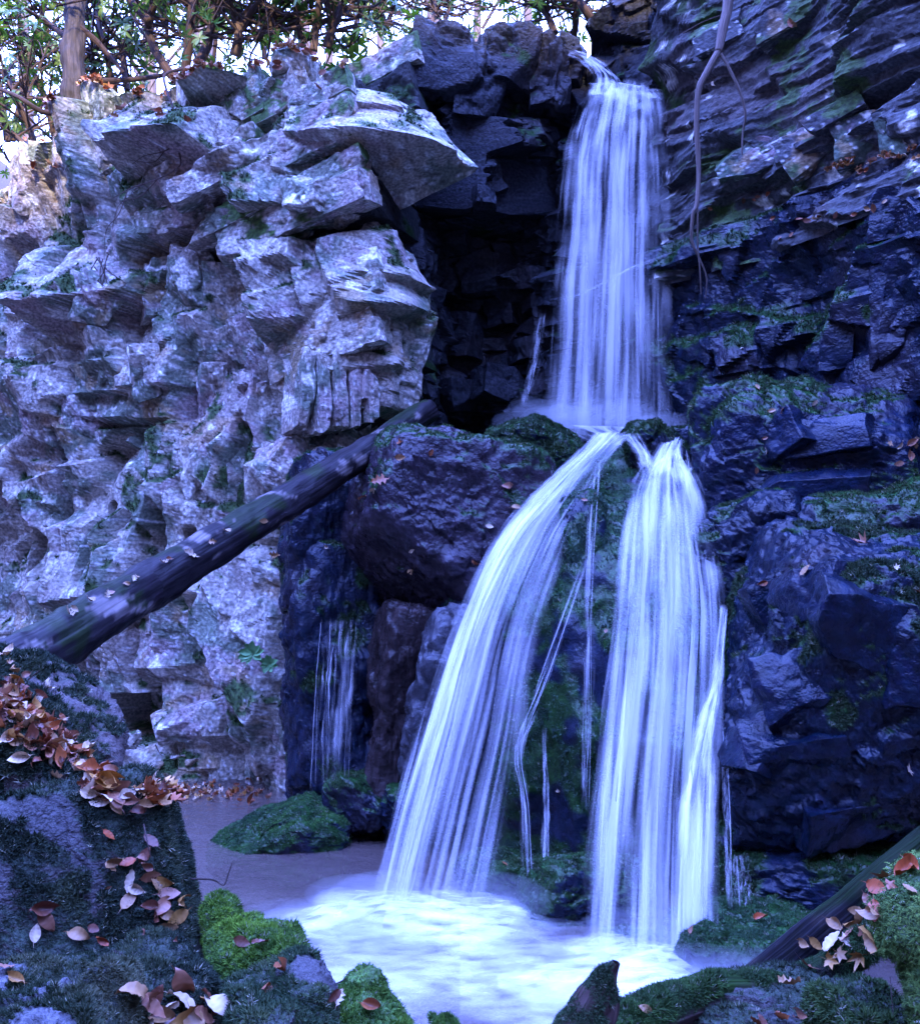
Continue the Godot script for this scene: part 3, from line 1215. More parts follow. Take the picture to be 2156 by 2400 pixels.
func build_cliffs() -> void:
	# dry cliff: from beyond the picture, to the corner, then back along the recess
	var f := [fracture(21, -1.0, -1.0, 0.95, 1.15, 22, 12, 0.21, 0.42, 0.15), fracture(22, -1.0, -1.0, 0.30, 0.52, 68, 24, 0.022, 0.22, 0.12), fracture(23, -1.0, -1.0, 0.09, 0.18, 220, 70, 0.005, 0.14)]
	var fl := [fracture(24, -1.0, -1.0, 0.7, 1.5, 28, 9, 0.14, 0.34), fracture(25, -1.0, -1.0, 0.24, 0.75, 84, 18, 0.020, 0.20), fracture(26, -1.0, -1.0, 0.08, 0.22, 250, 55, 0.004, 0.14)]
	var path := [[-7.6, -13.7, 6.0], [-5.03, -12.0, 6.25], [-4.6, -11.75, 6.35], [-4.0, -11.4, 6.6], [-3.6, -11.15, 6.75], [-2.6, -10.5, 6.65], [-1.9, -10.25, 6.6], [-1.0, -9.85, 6.3], [-0.80, -9.85, 6.2], [-0.66, -10.15, 6.2]]
	var c1 := thing("rock_cliff", "pale grey fractured dry cliff with white lichen behind the fallen log", "cliff", Vector3(-2.8, 0, -10.6))
	var o := like(DRY, {"frac": f, "low": fl, "step": 0.020, "y0": -0.3, "cap": 1.6, "big": 0.06, "fine": 0.008, "droop": 0.03, "calm": 0.35, "flute": 0.03, "warp": 0.03, "bumps": [
		[770, 920, 105, 85, 0.12], [640, 560, 200, 36, -0.42], [430, 590, 130, 36, -0.42],
		[190, 480, 30, 190, -0.35], [320, 300, 60, 120, 0.18], [240, 330, 40, 150, 0.2], [480, 380, 100, 110, 0.15], [330, 1680, 90, 55, -0.8], [240, 800, 160, 60, -0.2], [230, 650, 150, 90, 0.15], [120, 1150, 160, 260, 0.12],
		[560, 1500, 160, 220, 0.25], [40, 720, 40, 160, -0.3], [330, 1170, 22, 110, -0.4], [405, 1230, 24, 90, -0.55], [280, 1270, 16, 90, -0.35], [195, 1150, 14, 130, -0.3], [480, 1330, 18, 90, -0.35], [120, 1300, 14, 120, -0.3], [640, 1180, 120, 90, 0.12], [340, 960, 170, 40, -0.18], [730, 1130, 90, 80, 0.16]]})
	var w := wall(path, o)
	put(shift(w, c1.position), "rock_face", M.rock, c1)
	w.node = c1
	w.at = c1.position
	moss(w, 14000, 0.02, [Color(0.02, 0.05, 0.01), Color(0.07, 0.12, 0.03)])
	var seedn := 100
	# the stack of beds at the corner and its overhanging top
	var B := like(DRY, {"mat": M.rock, "lichen": 0.12, "moss": -0.04, "moss_up": 0.2, "moss_color": Color(0.055, 0.11, 0.022)})
	var D := like(WET_SHADED, {"mat": M.dark, "moss": -0.28})
	var BED_SHADED := like(D, {"base": Color(0.040, 0.043, 0.045), "moss": -0.12, "moss_up": 0.2, "moss_color": Color(0.022, 0.048, 0.016)})  # dark copies of the pale beds: the shaded side painted as darker rock
	for e in [[813, 165, 228, 9.3, 0.3, 0.75, B], [822, 232, 345, 9.22, 0.3, 1.2, B], [846, 348, 402, 9.2, 0.3, 0.8, B], [852, 402, 505, 9.12, 0.35, 1.7, B], [972, 75, 165, 9.9, 0.4, 1.2, B], [884, 585, 700, 9.25, 0.3, 1.0, like(B, {"lichen": 0.22, "moss": -0.2})], [880, 702, 835, 9.22, 0.3, 1.3, like(B, {"lichen": 0.22, "moss": -0.5})],
		[820, 170, 226, 9.5, 1.5, 0.6, BED_SHADED], [830, 236, 342, 9.42, 2.0, 0.8, BED_SHADED], [854, 350, 400, 9.42, 2.4, 0.6, BED_SHADED], [860, 406, 500, 9.36, 2.5, 0.8, BED_SHADED], [978, 80, 162, 10.15, 1.6, 0.9, BED_SHADED], [970, 172, 280, 9.85, 3.4, 1.2, BED_SHADED], [892, 590, 698, 9.45, 1.4, 0.6, BED_SHADED], [888, 706, 832, 9.45, 1.3, 0.6, BED_SHADED], [880, 842, 1000, 9.6, 1.2, 0.5, BED_SHADED],
		[690, 165, 255, 9.8, 0.9, 0.55, B], [610, 150, 270, 10.0, 0.9, 0.5, B], [530, 180, 300, 10.2, 0.8, 0.6, B], [720, 300, 420, 9.75, 0.8, 0.8, B], [600, 300, 400, 9.85, 0.8, 0.9, B], [650, 430, 500, 9.6, 0.9, 1.2, B], [480, 420, 520, 10.1, 0.8, 0.9, B], [330, 260, 420, 10.75, 0.5, 0.4, B], [260, 260, 400, 10.95, 0.5, 0.35, B]]:
		seedn += 1
		bed(c1, e[0], e[1], e[2], e[3], e[4], e[5], like(e[6], {"seed": seedn}))
	# fluted columns under the pale bulge
	for e in [[700, 915, 34, 200], [742, 925, 30, 190], [780, 915, 30, 190], [815, 935, 26, 150], [845, 900, 34, 90], [850, 960, 30, 80]]:
		seedn += 1
		block(c1, e[0], e[1], 9.64, e[2], e[3], 0.45, Vector3(0, 0.55, 0.02 * (seedn % 5 - 2)), like(DRY, {"seed": seedn, "lichen": 0.22, "moss": -0.6}))
	# jutting blocks
	var jut := [[500, 335, 240, 80, 0.55], [600, 365, 220, 70, 0.5], [560, 455, 330, 70, 0.4], [430, 400, 150, 70, 0.6], [560, 250, 150, 210, 0.45], [470, 290, 120, 180, 0.2], [600, 160, 90, 90, 0.2], [690, 170, 90, 100, -0.2], [740, 260, 100, 150, 0.1], [500, 420, 190, 80, 0.5], [640, 440, 200, 90, 0.45], [760, 470, 160, 80, -0.2],
		[400, 470, 130, 70, 0.45], [450, 650, 90, 150, 0.1], [490, 720, 70, 210, 0.05], [380, 690, 90, 130, 0.1], [300, 330, 70, 160, 0.1], [240, 290, 60, 190, 0.1], [120, 380, 70, 200, 0.1], [60, 430, 60, 160, -0.1],
		[150, 640, 120, 130, 0.2], [220, 700, 90, 110, -0.2], [180, 780, 70, 90, 0.1], [250, 830, 80, 120, 0.3], [120, 830, 70, 130, 0.0], [60, 780, 60, 110, 0.1], [300, 900, 70, 100, -0.2], [200, 990, 110, 110, 0.0], [270, 1000, 60, 90, 0.1], [340, 870, 60, 110, 0.15],
		[420, 960, 80, 130, 0.0], [500, 930, 70, 150, 0.05], [560, 900, 80, 130, 0.0], [620, 930, 100, 120, 0.05], [590, 1060, 90, 110, 0.0], [660, 1080, 100, 90, 0.0], [700, 1050, 90, 110, 0.1], [540, 1080, 70, 120, 0.05], [380, 1100, 60, 150, 0.1], [450, 1110, 60, 160, 0.0],
		[90, 1000, 80, 160, 0.05], [560, 1180, 110, 130, 0.0], [430, 1500, 110, 180, 0.1], [300, 1530, 120, 110, 0.45], [560, 1640, 150, 130, 0.35], [460, 1690, 170, 90, 0.35], [230, 1590, 130, 90, 0.2], [640, 1730, 120, 110, 0.4]]
	for e in jut:
		seedn += 1
		if seedn % 2 == 0: continue
		var s := seat(e[0], e[1], false)
		if s.is_empty(): continue
		var d: float = -(s[0] as Vector3).z
		block(c1, e[0], e[1], d + (0.17 if e[1] < 1000 else 0.23), e[2] * 1.15, e[3] * 1.1, 0.42, Vector3(rng.randf_range(-0.15, 0.25), 0.45 + rng.randfn() * 0.25, e[4] + rng.randfn() * 0.05), like(DRY, {"seed": seedn, "lichen": 0.12 + 0.12 * rng.randf(), "moss": -0.4 - 0.2 * rng.randf(), "res": 26, "cuts": 12, "rough": 0.06, "fine": 0.03, "chip": 0.05, "tone": 1}))
	# back wall of the recess: dark wet rock, shade partly put into its colour
	var c2 := thing("rock_cliff", "dark wet rock wall of the recess behind the upper fall, shade added in its colour", "cliff", Vector3(1.0, 0, -10.8))
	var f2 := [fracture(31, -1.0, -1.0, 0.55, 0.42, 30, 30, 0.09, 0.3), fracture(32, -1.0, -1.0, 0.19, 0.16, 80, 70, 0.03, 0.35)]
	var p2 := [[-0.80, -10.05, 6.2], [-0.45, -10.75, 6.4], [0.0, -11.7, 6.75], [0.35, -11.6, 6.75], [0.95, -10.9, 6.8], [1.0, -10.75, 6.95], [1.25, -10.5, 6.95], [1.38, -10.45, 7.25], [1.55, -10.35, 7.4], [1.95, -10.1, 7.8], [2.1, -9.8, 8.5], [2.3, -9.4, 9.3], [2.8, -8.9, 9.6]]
	var w2 := wall(p2, like(WET_SHADED, {"frac": f2, "step": 0.024, "y0": 1.6, "cap": 1.5, "big": 0.12, "fine": 0.02, "steps": [[0.6, 3.2, 5.55, 0.7], [0.6, 3.3, 6.1, 0.35]]}))
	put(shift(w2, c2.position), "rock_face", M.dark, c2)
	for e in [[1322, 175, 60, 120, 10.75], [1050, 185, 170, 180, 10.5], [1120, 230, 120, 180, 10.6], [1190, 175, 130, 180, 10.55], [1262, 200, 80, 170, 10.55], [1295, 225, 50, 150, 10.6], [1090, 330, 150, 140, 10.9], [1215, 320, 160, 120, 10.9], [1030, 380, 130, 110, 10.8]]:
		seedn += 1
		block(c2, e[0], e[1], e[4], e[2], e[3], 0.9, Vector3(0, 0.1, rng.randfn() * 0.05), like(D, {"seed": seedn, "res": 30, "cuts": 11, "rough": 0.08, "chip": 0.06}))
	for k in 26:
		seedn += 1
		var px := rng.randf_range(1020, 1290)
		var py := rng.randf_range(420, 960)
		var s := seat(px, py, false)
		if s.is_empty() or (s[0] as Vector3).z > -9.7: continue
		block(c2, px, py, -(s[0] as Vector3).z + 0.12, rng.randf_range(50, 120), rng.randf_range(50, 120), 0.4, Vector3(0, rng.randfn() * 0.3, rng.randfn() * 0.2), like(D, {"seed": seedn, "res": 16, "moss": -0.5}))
	# upper bedded cliff at the far side, with lichen
	var c3 := thing("rock_cliff", "layered grey cliff with white lichen above the wet ledge, bare branch in front", "cliff", Vector3(2.9, 4.7, -8.4))
	var f3 := [fracture(41, -1.0, 3.0, 1.5, 0.34, 12, 26, 0.05, 0.10), fracture(42, -1.0, 3.0, 0.8, 0.10, 20, 80, 0.014, 0.10)]
	var p3 := [[1.85, -9.75, 6.6], [2.1, -9.25, 8.6], [2.55, -8.75, 9.2], [3.1, -7.4, 9.2], [3.6, -6.4, 9.2], [4.4, -5.2, 9.2]]
	var w3 := wall(p3, like(DRY, {"base": Color(0.065, 0.068, 0.072), "frac": f3, "step": 0.020, "y0": 4.45, "cap": 1.2, "big": 0.10, "fine": 0.018, "strata": 0.05, "lichen": 0.08, "moss": -0.12, "moss_up": 0.2, "droop": 0.15, "varied": false, "rust": 0.25,
		"bumps": [[1560, 120, 60, 60, 0.05], [1900, 420, 110, 40, -0.1], [2000, 270, 100, 20, -0.12]]}))
	put(shift(w3, c3.position), "rock_face", M.rock, c3)
	for e in [[1780, 380, 190, 90, 0.25], [1900, 360, 120, 110, 0.5], [2030, 340, 130, 110, 0.1], [2110, 330, 90, 120, 0.1], [1960, 290, 160, 50, 0.3], [1700, 90, 120, 80, 0.2], [1850, 60, 160, 70, 0.3]]:
		seedn += 1
		var s := seat(e[0], e[1], false)
		if s.is_empty(): continue
		block(c3, e[0], e[1], -(s[0] as Vector3).z + 0.15, e[2], e[3], 0.4, Vector3(0, -0.6, e[4]), like(DRY, {"seed": seedn, "base": Color(0.06, 0.063, 0.068), "lichen": 0.06, "moss": -0.25, "res": 24}))
	# wet wall below that ledge
	var c4 := thing("rock_cliff", "wet blue-black rock wall with mossy patches below the lichen cliff", "cliff", Vector3(2.9, 2.6, -8.2))
	var f4 := [fracture(51, -1.0, -1.0, 0.9, 0.5, 14, 18, 0.06, 0.16), fracture(52, -1.0, -1.0, 0.34, 0.30, 40, 40, 0.010, 0.14)]
	var p4 := [[1.72, -9.6, 4.75], [2.06, -9.0, 4.78], [2.53, -8.48, 4.78], [3.1, -7.18, 4.78], [3.7, -6.25, 4.78], [4.5, -5.1, 4.78]]
	var w4 := wall(p4, like(WET, {"frac": f4, "step": 0.022, "y0": 1.5, "cap": 0.8, "big": 0.10, "fine": 0.02, "moss": -0.26, "droop": 0.15, "steps": [[0.0, 9.0, 3.9, -0.06]]}))
	put(shift(w4, c4.position), "rock_face", M.wet, c4)
	w4.node = c4
	w4.at = c4.position
	moss(w4, 9000, 0.016, [Color(0.012, 0.035, 0.008), Color(0.04, 0.08, 0.02)])
	for e in [[1980, 790, 70, 230], [2060, 750, 60, 260], [2110, 770, 60, 240], [1860, 840, 120, 140], [2090, 520, 160, 130]]:
		seedn += 1
		var s := seat(e[0], e[1], false)
		if s.is_empty(): continue
		block(c4, e[0], e[1], -(s[0] as Vector3).z + 0.20, e[2], e[3], 0.45, Vector3(0, -0.5 + rng.randfn() * 0.1, rng.randfn() * 0.08), like(WET, {"seed": seedn, "mat": M.wet, "res": 26, "cuts": 10, "rough": 0.06, "moss": -0.3}))

func build_lower_rocks() -> void:
	# the stepped rock that carries both cascades: depth of its face measured at several heights
	var xs := [-1.1, -0.5, 0.0, 0.45, 0.8, 1.1, 1.4, 1.75, 2.2, 2.9]
	var ys := [-0.3, 0.4, 0.9, 1.5, 2.1, 2.6, 2.95]
	var dz := [
		[9.2, 9.1, 7.8, 7.4, 7.3, 7.0, 6.9, 7.2, 7.6, 7.6],
		[9.1, 8.9, 7.7, 7.25, 7.0, 6.75, 6.55, 6.85, 7.4, 7.4],
		[9.1, 8.8, 7.6, 7.2, 6.9, 6.6, 6.4, 6.65, 7.3, 7.3],
		[9.1, 8.8, 7.75, 7.4, 7.1, 6.85, 6.75, 6.85, 7.4, 7.3],
		[9.1, 8.9, 8.05, 7.8, 7.5, 7.4, 7.2, 7.2, 7.6, 7.4],
		[9.2, 9.0, 8.5, 8.4, 8.3, 8.25, 8.15, 8.15, 8.1, 7.6],
		[9.4, 9.2, 8.9, 9.0, 9.0, 8.9, 8.8, 8.7, 8.5, 8.2]]
	var nu := 190
	var nv := 190
	var ncap := 24
	var v := PackedVector3Array()
	for j in nv + ncap:
		for i in nu:
			var x := lerpf(-1.1, 2.9, float(i) / (nu - 1))
			var y := lerpf(-0.3, 2.95, minf(1.0, float(j) / (nv - 1)))
			var a := 0
			while a < xs.size() - 2 and x > xs[a + 1]: a += 1
			var b := 0
			while b < ys.size() - 2 and y > ys[b + 1]: b += 1
			var fx: float = smoothstep(0.0, 1.0, (x - xs[a]) / (xs[a + 1] - xs[a]))
			var fy: float = (y - ys[b]) / (ys[b + 1] - ys[b])
			var d: float = lerpf(lerpf(dz[b][a], dz[b][a + 1], fx), lerpf(dz[b + 1][a], dz[b + 1][a + 1], fx), fy)
			var p := Vector3(x, y, -d)
			var h := 0.12 * n_big.get_noise_3dv(p * 1.5) + 0.05 * n_mid.get_noise_3dv(p) + 0.04 * n_ridge.get_noise_3d(x * 0.9, y * 0.35, 2.0)
			if j >= nv:
				var q := float(j - nv + 1) / ncap
				p += Vector3(0, 0.05 * q + 0.08 * n_mid.get_noise_2d(x * 0.6, q * 2.0), -q * (11.2 - d))
			p.z += h
			v.append(p)
	var n := grid_normals(v, nu, nv + ncap)
	var o := like(WET, {"moss": 0.06, "moss_up": 0.35})
	var c := PackedColorArray()
	for k in v.size(): c.append(stone(v[k], n[k], o, clampf(0.5 + n_big.get_noise_3dv(v[k]), 0.0, 1.0)))
	note_surface(v, n)
	var t := thing("cascade_rock", "dark wet mossy rock step that the two lower cascades run down", "rock ledge", Vector3(0.9, 0, -7.6))
	var r := {"v": v, "n": n, "i": grid_index(nu, nv + ncap), "c": c, "o": o, "node": t, "at": t.position}
	put(shift(r, t.position), "rock_face", M.wet, t)
	moss(r, 57800, 0.0132, [Color(0.012, 0.045, 0.025), Color(0.07, 0.14, 0.09)])
	var G := [Color(0.012, 0.04, 0.01), Color(0.05, 0.10, 0.02)]
	# boulders
	var b := rock("boulder", "big purple-brown wet boulder with a mossy top, the log leaning behind it", 1025, 1250, 8.35, 420, 510, 1.6, Vector3(0.12, 0.35, -0.15), like(WET, {"base": Color(0.034, 0.027, 0.036), "seed": 3, "moss": -0.36, "moss_up": 0.7, "rough": 0.06, "cuts": 8, "res": 72, "round": 16.0, "planes": [[Vector3(-0.55, -0.7, 0.35), 0.62], [Vector3(0.75, -0.6, 0.4), 0.72], [Vector3(-0.3, 0.2, 0.9), 0.8]]}))
	moss(b, 5950, 0.0120, G)
	b = rock("boulder", "rounded hump of dark moss beside the lip of the left cascade", 1255, 1072, 8.85, 270, 160, 0.8, Vector3(0, 0.1, 0.0), like(WET, {"seed": 5, "moss": 0.05, "moss_up": 0.5, "round": 6.0, "res": 56}))
	moss(b, 6800, 0.0120, G)
	b = rock("boulder", "upright mossy spine of rock between the left and right cascades", 1392, 1560, 7.45, 135, 900, 0.7, Vector3(-0.30, 0.1, 0.04), like(WET, {"seed": 6, "moss": 0.2, "moss_up": 0.3, "round": 8.0, "res": 72}))
	moss(b, 15300, 0.0144, [Color(0.012, 0.05, 0.03), Color(0.08, 0.17, 0.11)])
	b = rock("boulder", "small mossy stone at the head of the right cascade", 1523, 1040, 8.35, 92, 110, 0.36, Vector3(0.1, 0.5, 0.3), like(WET, {"seed": 7, "moss": 0.1, "res": 32}))
	moss(b, 1530, 0.0108, G)
	b = rock("boulder", "dark rock wedge parting the thin flow at the right cascade lip", 1600, 1100, 8.0, 90, 200, 0.5, Vector3(-0.2, 0.2, 0.12), like(WET, {"seed": 8, "moss": -0.15, "res": 36}))
	moss(b, 1190, 0.0108, G)
	b = rock("boulder", "wet block right of the right cascade, moss along its top edge", 1720, 1080, 8.05, 210, 330, 1.1, Vector3(0.05, -0.2, 0.1), like(WET, {"seed": 9, "moss": -0.14, "moss_up": 0.55, "res": 56}))
	moss(b, 3740, 0.0132, G)
	b = rock("boulder", "broad wet blue boulder with a bright ridge, below the wet wall", 1900, 1120, 7.75, 470, 420, 1.6, Vector3(0.15, -0.35, -0.05), like(WET, {"seed": 10, "moss": -0.28, "moss_up": 0.5, "res": 80, "rough": 0.09, "base": Color(0.010, 0.016, 0.036)}))
	moss(b, 5100, 0.0132, G)
	plates(b, [[1800, 1020, 170, 130, 0.5, 0.04], [1930, 1010, 200, 110, 0.1, 0.05], [1900, 1150, 260, 90, 0.05, 0.06]], like(WET, {"mat": M.wet, "moss": -0.75, "moss_up": 0.4, "base": Color(0.010, 0.017, 0.038)}))
	b = rock("boulder", "wet boulder beside the right cascade, under the bright-ridged boulder", 1760, 1300, 7.3, 260, 250, 1.0, Vector3(0.1, -0.3, 0.2), like(WET, {"seed": 11, "moss": -0.3, "moss_up": 0.5, "res": 56}))
	moss(b, 3060, 0.0132, G)
	b = rock("boulder", "mossy blue-green boulder with a maple leaf at the picture's right edge", 2090, 1290, 6.9, 330, 330, 1.2, Vector3(0.2, -0.4, 0.15), like(WET, {"seed": 12, "moss": -0.18, "moss_up": 0.5, "res": 56}))
	moss(b, 4250, 0.0132, G)
	b = rock("boulder", "huge dark wet boulder filling the lower right above the mossy log", 1970, 1680, 6.45, 620, 860, 1.9, Vector3(0.2, -0.25, 0.04), like(WET, {"seed": 14, "moss": -0.17, "moss_up": 0.3, "res": 120, "rough": 0.10, "fine": 0.03, "cuts": 12, "base": Color(0.010, 0.016, 0.031), "chip": 0.05, "planes": [[Vector3(0.1, -0.7, 0.6), 0.80], [Vector3(-0.7, 0.6, 0.3), 0.86]]}))
	moss(b, 20400, 0.0144, [Color(0.010, 0.032, 0.010), Color(0.04, 0.075, 0.022)])
	plates(b, [[1770, 1480, 170, 200, 0.3, 0.03], [1880, 1400, 230, 120, 0.2, 0.05], [2020, 1480, 200, 180, -0.3, 0.02], [1860, 1600, 190, 170, 0.35, 0.04], [1760, 1720, 150, 180, 0.1, 0.03], [1880, 1800, 230, 150, 0.25, 0.04], [1980, 1930, 220, 130, 0.15, 0.05], [2110, 1580, 130, 170, 0.2, 0.03]], like(WET, {"mat": M.wet, "moss": -0.75, "moss_up": 0.35, "base": Color(0.008, 0.014, 0.030)}))
	b = rock("boulder", "mossy overhanging lip dripping water above the pool's dark right corner", 1900, 2030, 6.2, 520, 170, 1.2, Vector3(0.1, -0.2, 0.05), like(WET, {"seed": 15, "moss": -0.05, "moss_up": 0.2, "res": 56}))
	moss(b, 6800, 0.0156, G)
	# the side of the pool left of the cascades
	b = rock("boulder", "dark wet rock with a thin trickle between cliff and purple boulder", 790, 1590, 8.75, 240, 640, 0.9, Vector3(-0.1, 0.3, -0.04), like(WET, {"seed": 16, "moss": -0.2, "moss_up": 0.4, "res": 64}))
	moss(b, 5100, 0.0132, G)
	b = rock("boulder", "reddish brown rock column under the purple boulder", 945, 1640, 8.3, 170, 520, 0.8, Vector3(0.05, 0.2, -0.1), like(WET, {"base": Color(0.042, 0.03, 0.03), "seed": 17, "moss": -0.5, "res": 48}))
	b = rock("boulder", "grey wet rock beneath the edge of the left cascade", 1060, 1640, 7.75, 190, 420, 0.7, Vector3(0.0, 0.1, -0.25), like(WET, {"base": Color(0.055, 0.056, 0.066), "seed": 18, "moss": -0.55, "res": 48}))
	b = rock("boulder", "dark wedge of rock in shadow where the log meets the boulder", 740, 1260, 8.9, 150, 380, 0.8, Vector3(0, 0.3, -0.1), like(WET, {"seed": 19, "moss": -0.2, "res": 48}))
	moss(b, 1700, 0.0132, G)
	b = rock("boulder", "sloping green mossy stone in the pool with a brown leaf on its back", 665, 1960, 7.95, 320, 170, 0.7, Vector3(0.1, 0.2, 0.02), like(WET, {"seed": 24, "moss": 0.12, "moss_up": 0.3, "res": 56, "planes": [[Vector3(-0.62, 0.78, 0.1), 0.42], [Vector3(0.55, 0.8, 0.2), 0.8]]}))
	moss(b, 10200, 0.0096, [Color(0.015, 0.06, 0.02), Color(0.07, 0.20, 0.03)])
	b = rock("boulder", "square mossy stone behind the sloping green stone in the pool", 860, 1875, 8.2, 150, 120, 0.5, Vector3(0.05, -0.4, -0.15), like(WET, {"seed": 26, "moss": -0.1, "moss_up": 0.5, "res": 40}))
	moss(b, 2550, 0.0108, G)
	b = rock("boulder", "dark stone at the waterline behind the left cascade", 1010, 1890, 8.0, 260, 130, 0.8, Vector3(0, 0.2, -0.05), like(WET, {"seed": 27, "moss": -0.2, "res": 40}))
	b = rock("boulder", "low mossy stone seen through the thin threads below the spine", 1180, 2060, 6.75, 170, 100, 0.5, Vector3(0, 0.3, 0.1), like(WET, {"seed": 28, "moss": 0.05, "res": 40}))
	moss(b, 2550, 0.0108, G)
	b = rock("boulder", "mossy ledge at the foot of the spine between the cascades", 1370, 2080, 6.45, 300, 150, 0.7, Vector3(0, 0.1, 0.05), like(WET, {"seed": 29, "moss": 0.0, "res": 48}))
	moss(b, 4250, 0.0108, G)
	b = rock("boulder", "round stone lapped by foam under the right cascade", 1475, 2205, 5.75, 130, 100, 0.35, Vector3(0, 0.3, 0), like(WET, {"seed": 30, "moss": -0.15, "round": 6.0, "res": 40}))
	b = rock("boulder", "broad mossy boulder in the pool right of the right cascade", 1745, 2225, 5.5, 410, 210, 0.9, Vector3(0.05, 0.15, 0.02), like(WET, {"seed": 31, "moss": 0.12, "moss_up": 0.3, "round": 7.0, "res": 64}))
	moss(b, 11900, 0.0108, [Color(0.012, 0.05, 0.018), Color(0.04, 0.13, 0.025)])
	b = rock("boulder", "dark rock in the black hollow behind the broad mossy pool boulder", 1900, 2150, 6.1, 420, 170, 1.0, Vector3(0, -0.2, 0), like(WET, {"seed": 32, "moss": -0.5, "res": 40}))
	# little stones on the far bank
	for e in [[362, 1792, 36, 22, "pale flat stone on the mud under the cliff"], [415, 1773, 34, 14, "slanted grey stone on the mud under the cliff"], [450, 1783, 40, 14, "thin pale slab of stone on the mud under the cliff"], [310, 1735, 40, 34, "mossy stone at the mouth of the hollow under the cliff"]]:
		rock("stone", e[4], e[0], e[1], 10.2, e[2], e[3], 0.14, Vector3(0, rng.randf(), 0.1), like(DRY, {"seed": int(e[0]), "res": 14, "rough": 0.01, "moss": (-0.1 if e[0] == 310 else -0.8), "mat": M.rock}), "stone")

func build_near_rocks() -> void:
	var G1 := [Color(0.008, 0.026, 0.010), Color(0.06, 0.085, 0.035)]
	var G2 := [Color(0.03, 0.10, 0.006), Color(0.17, 0.33, 0.02)]
	var N := {"base": Color(0.045, 0.042, 0.045), "moss_color": Color(0.010, 0.026, 0.010), "mat": M.near, "res": 72, "round": 9.0, "rough": 0.03, "fine": 0.012, "rust": 0.5, "rust_color": Color(0.07, 0.045, 0.035)}
	var b := rock("boulder", "brown boulder heaped with autumn leaves under the low end of the log", 55, 1755, 4.35, 480, 320, 1.1, Vector3(0.22, 0.3, -0.42), like(N, {"seed": 61, "moss": -0.05, "moss_up": 0.35, "rough": 0.05, "base": Color(0.065, 0.046, 0.04)}))
	moss(b, 12000, 0.014, G1)
	rock("boulder", "dark rock in the crevice below the leaf-heaped boulder", 40, 2030, 4.45, 480, 380, 0.9, Vector3(0, 0.2, -0.1), like(N, {"seed": 60, "moss": -0.2}))
	b = rock("boulder", "large dark mossy boulder with clustered brown leaves in front of the pool", 185, 2195, 3.35, 570, 620, 0.9, Vector3(-0.45, 0.35, 0.12), like(N, {"seed": 62, "moss": 0.16, "moss_up": 0.25, "res": 96, "round": 20.0, "cuts": 6, "chip": 0.02}))
	moss(b, 30000, 0.0105, G1)
	b = rock("boulder", "grey-blue hump of rock between the mossy boulder and the bottom leaf cluster", 330, 2370, 2.75, 330, 280, 0.45, Vector3(0, 0.2, -0.1), like(N, {"seed": 63, "moss": -0.08, "moss_up": 0.2, "base": Color(0.06, 0.06, 0.075)}))
	moss(b, 5000, 0.009, G1)
	b = rock("boulder", "rounded lichen-flecked mossy rock in the bottom left corner", 130, 2455, 2.35, 480, 340, 0.5, Vector3(0.1, 0, 0.05), like(N, {"seed": 64, "moss": 0.14, "moss_up": 0.15, "round": 6.0, "base": Color(0.07, 0.07, 0.08)}))
	moss(b, 16000, 0.009, [Color(0.015, 0.04, 0.012), Color(0.13, 0.14, 0.07)])
	b = rock("boulder", "squat mossy grey rock at the bottom edge beside the bottom leaf cluster", 660, 2430, 2.6, 260, 300, 0.5, Vector3(0.1, 0.3, 0.08), like(N, {"seed": 65, "moss": 0.0, "moss_up": 0.2}))
	moss(b, 9000, 0.010, [Color(0.015, 0.05, 0.014), Color(0.10, 0.14, 0.05)])
	for e in [[515, 2170, 80, 130, 3.15, "tall bright green moss knob beside the large mossy boulder", 66], [575, 2235, 190, 130, 3.05, "broad bright green moss cushion beside the large mossy boulder", 67], [672, 2260, 60, 110, 2.95, "small pointed green moss knob at the water's edge", 68], [860, 2345, 110, 130, 2.85, "peaked bright green moss mound at the pool edge", 69], [840, 2410, 300, 130, 2.75, "long bright green moss bank along the bottom edge", 70], [1022, 2400, 50, 60, 2.8, "tiny green moss tip at the bottom edge", 71]]:
		b = rock("moss_mound", e[5], e[0], e[1], e[4], e[2], e[3], 0.16 if e[2] < 120 else 0.3, Vector3(0, 0.3, 0), like(N, {"seed": e[6], "moss": 0.6, "round": 3.2, "cuts": 2, "box": true, "res": 40, "rough": 0.02, "moss_color": Color(0.05, 0.13, 0.01)}), "moss")
		moss(b, 5200 if e[2] > 120 else 2600, 0.0085, G2)
	b = rock("boulder", "tall boulder covered in feathery green moss at the right edge", 2262, 2300, 2.75, 290, 520, 0.6, Vector3(0.05, -0.45, 0.22), like(N, {"seed": 72, "moss": 1.2, "round": 8.0, "moss_color": Color(0.03, 0.075, 0.012)}))
	moss(b, 15000, 0.012, [Color(0.025, 0.08, 0.008), Color(0.16, 0.27, 0.045)], "moss", M.frond)
	moss(b, 5000, 0.010, [Color(0.02, 0.06, 0.008), Color(0.09, 0.17, 0.03)])
	b = rock("boulder", "mossy stone tucked under the feathery boulder at the bottom edge", 2040, 2420, 2.85, 190, 190, 0.35, Vector3(0, 0.2, 0), like(N, {"seed": 75, "moss": 0.4, "res": 40}))
	moss(b, 3500, 0.011, [Color(0.015, 0.05, 0.010), Color(0.08, 0.15, 0.03)])
	b = rock("boulder", "low dark stone hidden under the leaf-covered trunk", 1850, 2410, 3.45, 520, 170, 0.6, Vector3(0, 0, 0), like(N, {"seed": 73, "moss": 0.15, "base": Color(0.03, 0.03, 0.03)}))
	moss(b, 3000, 0.011, G1)

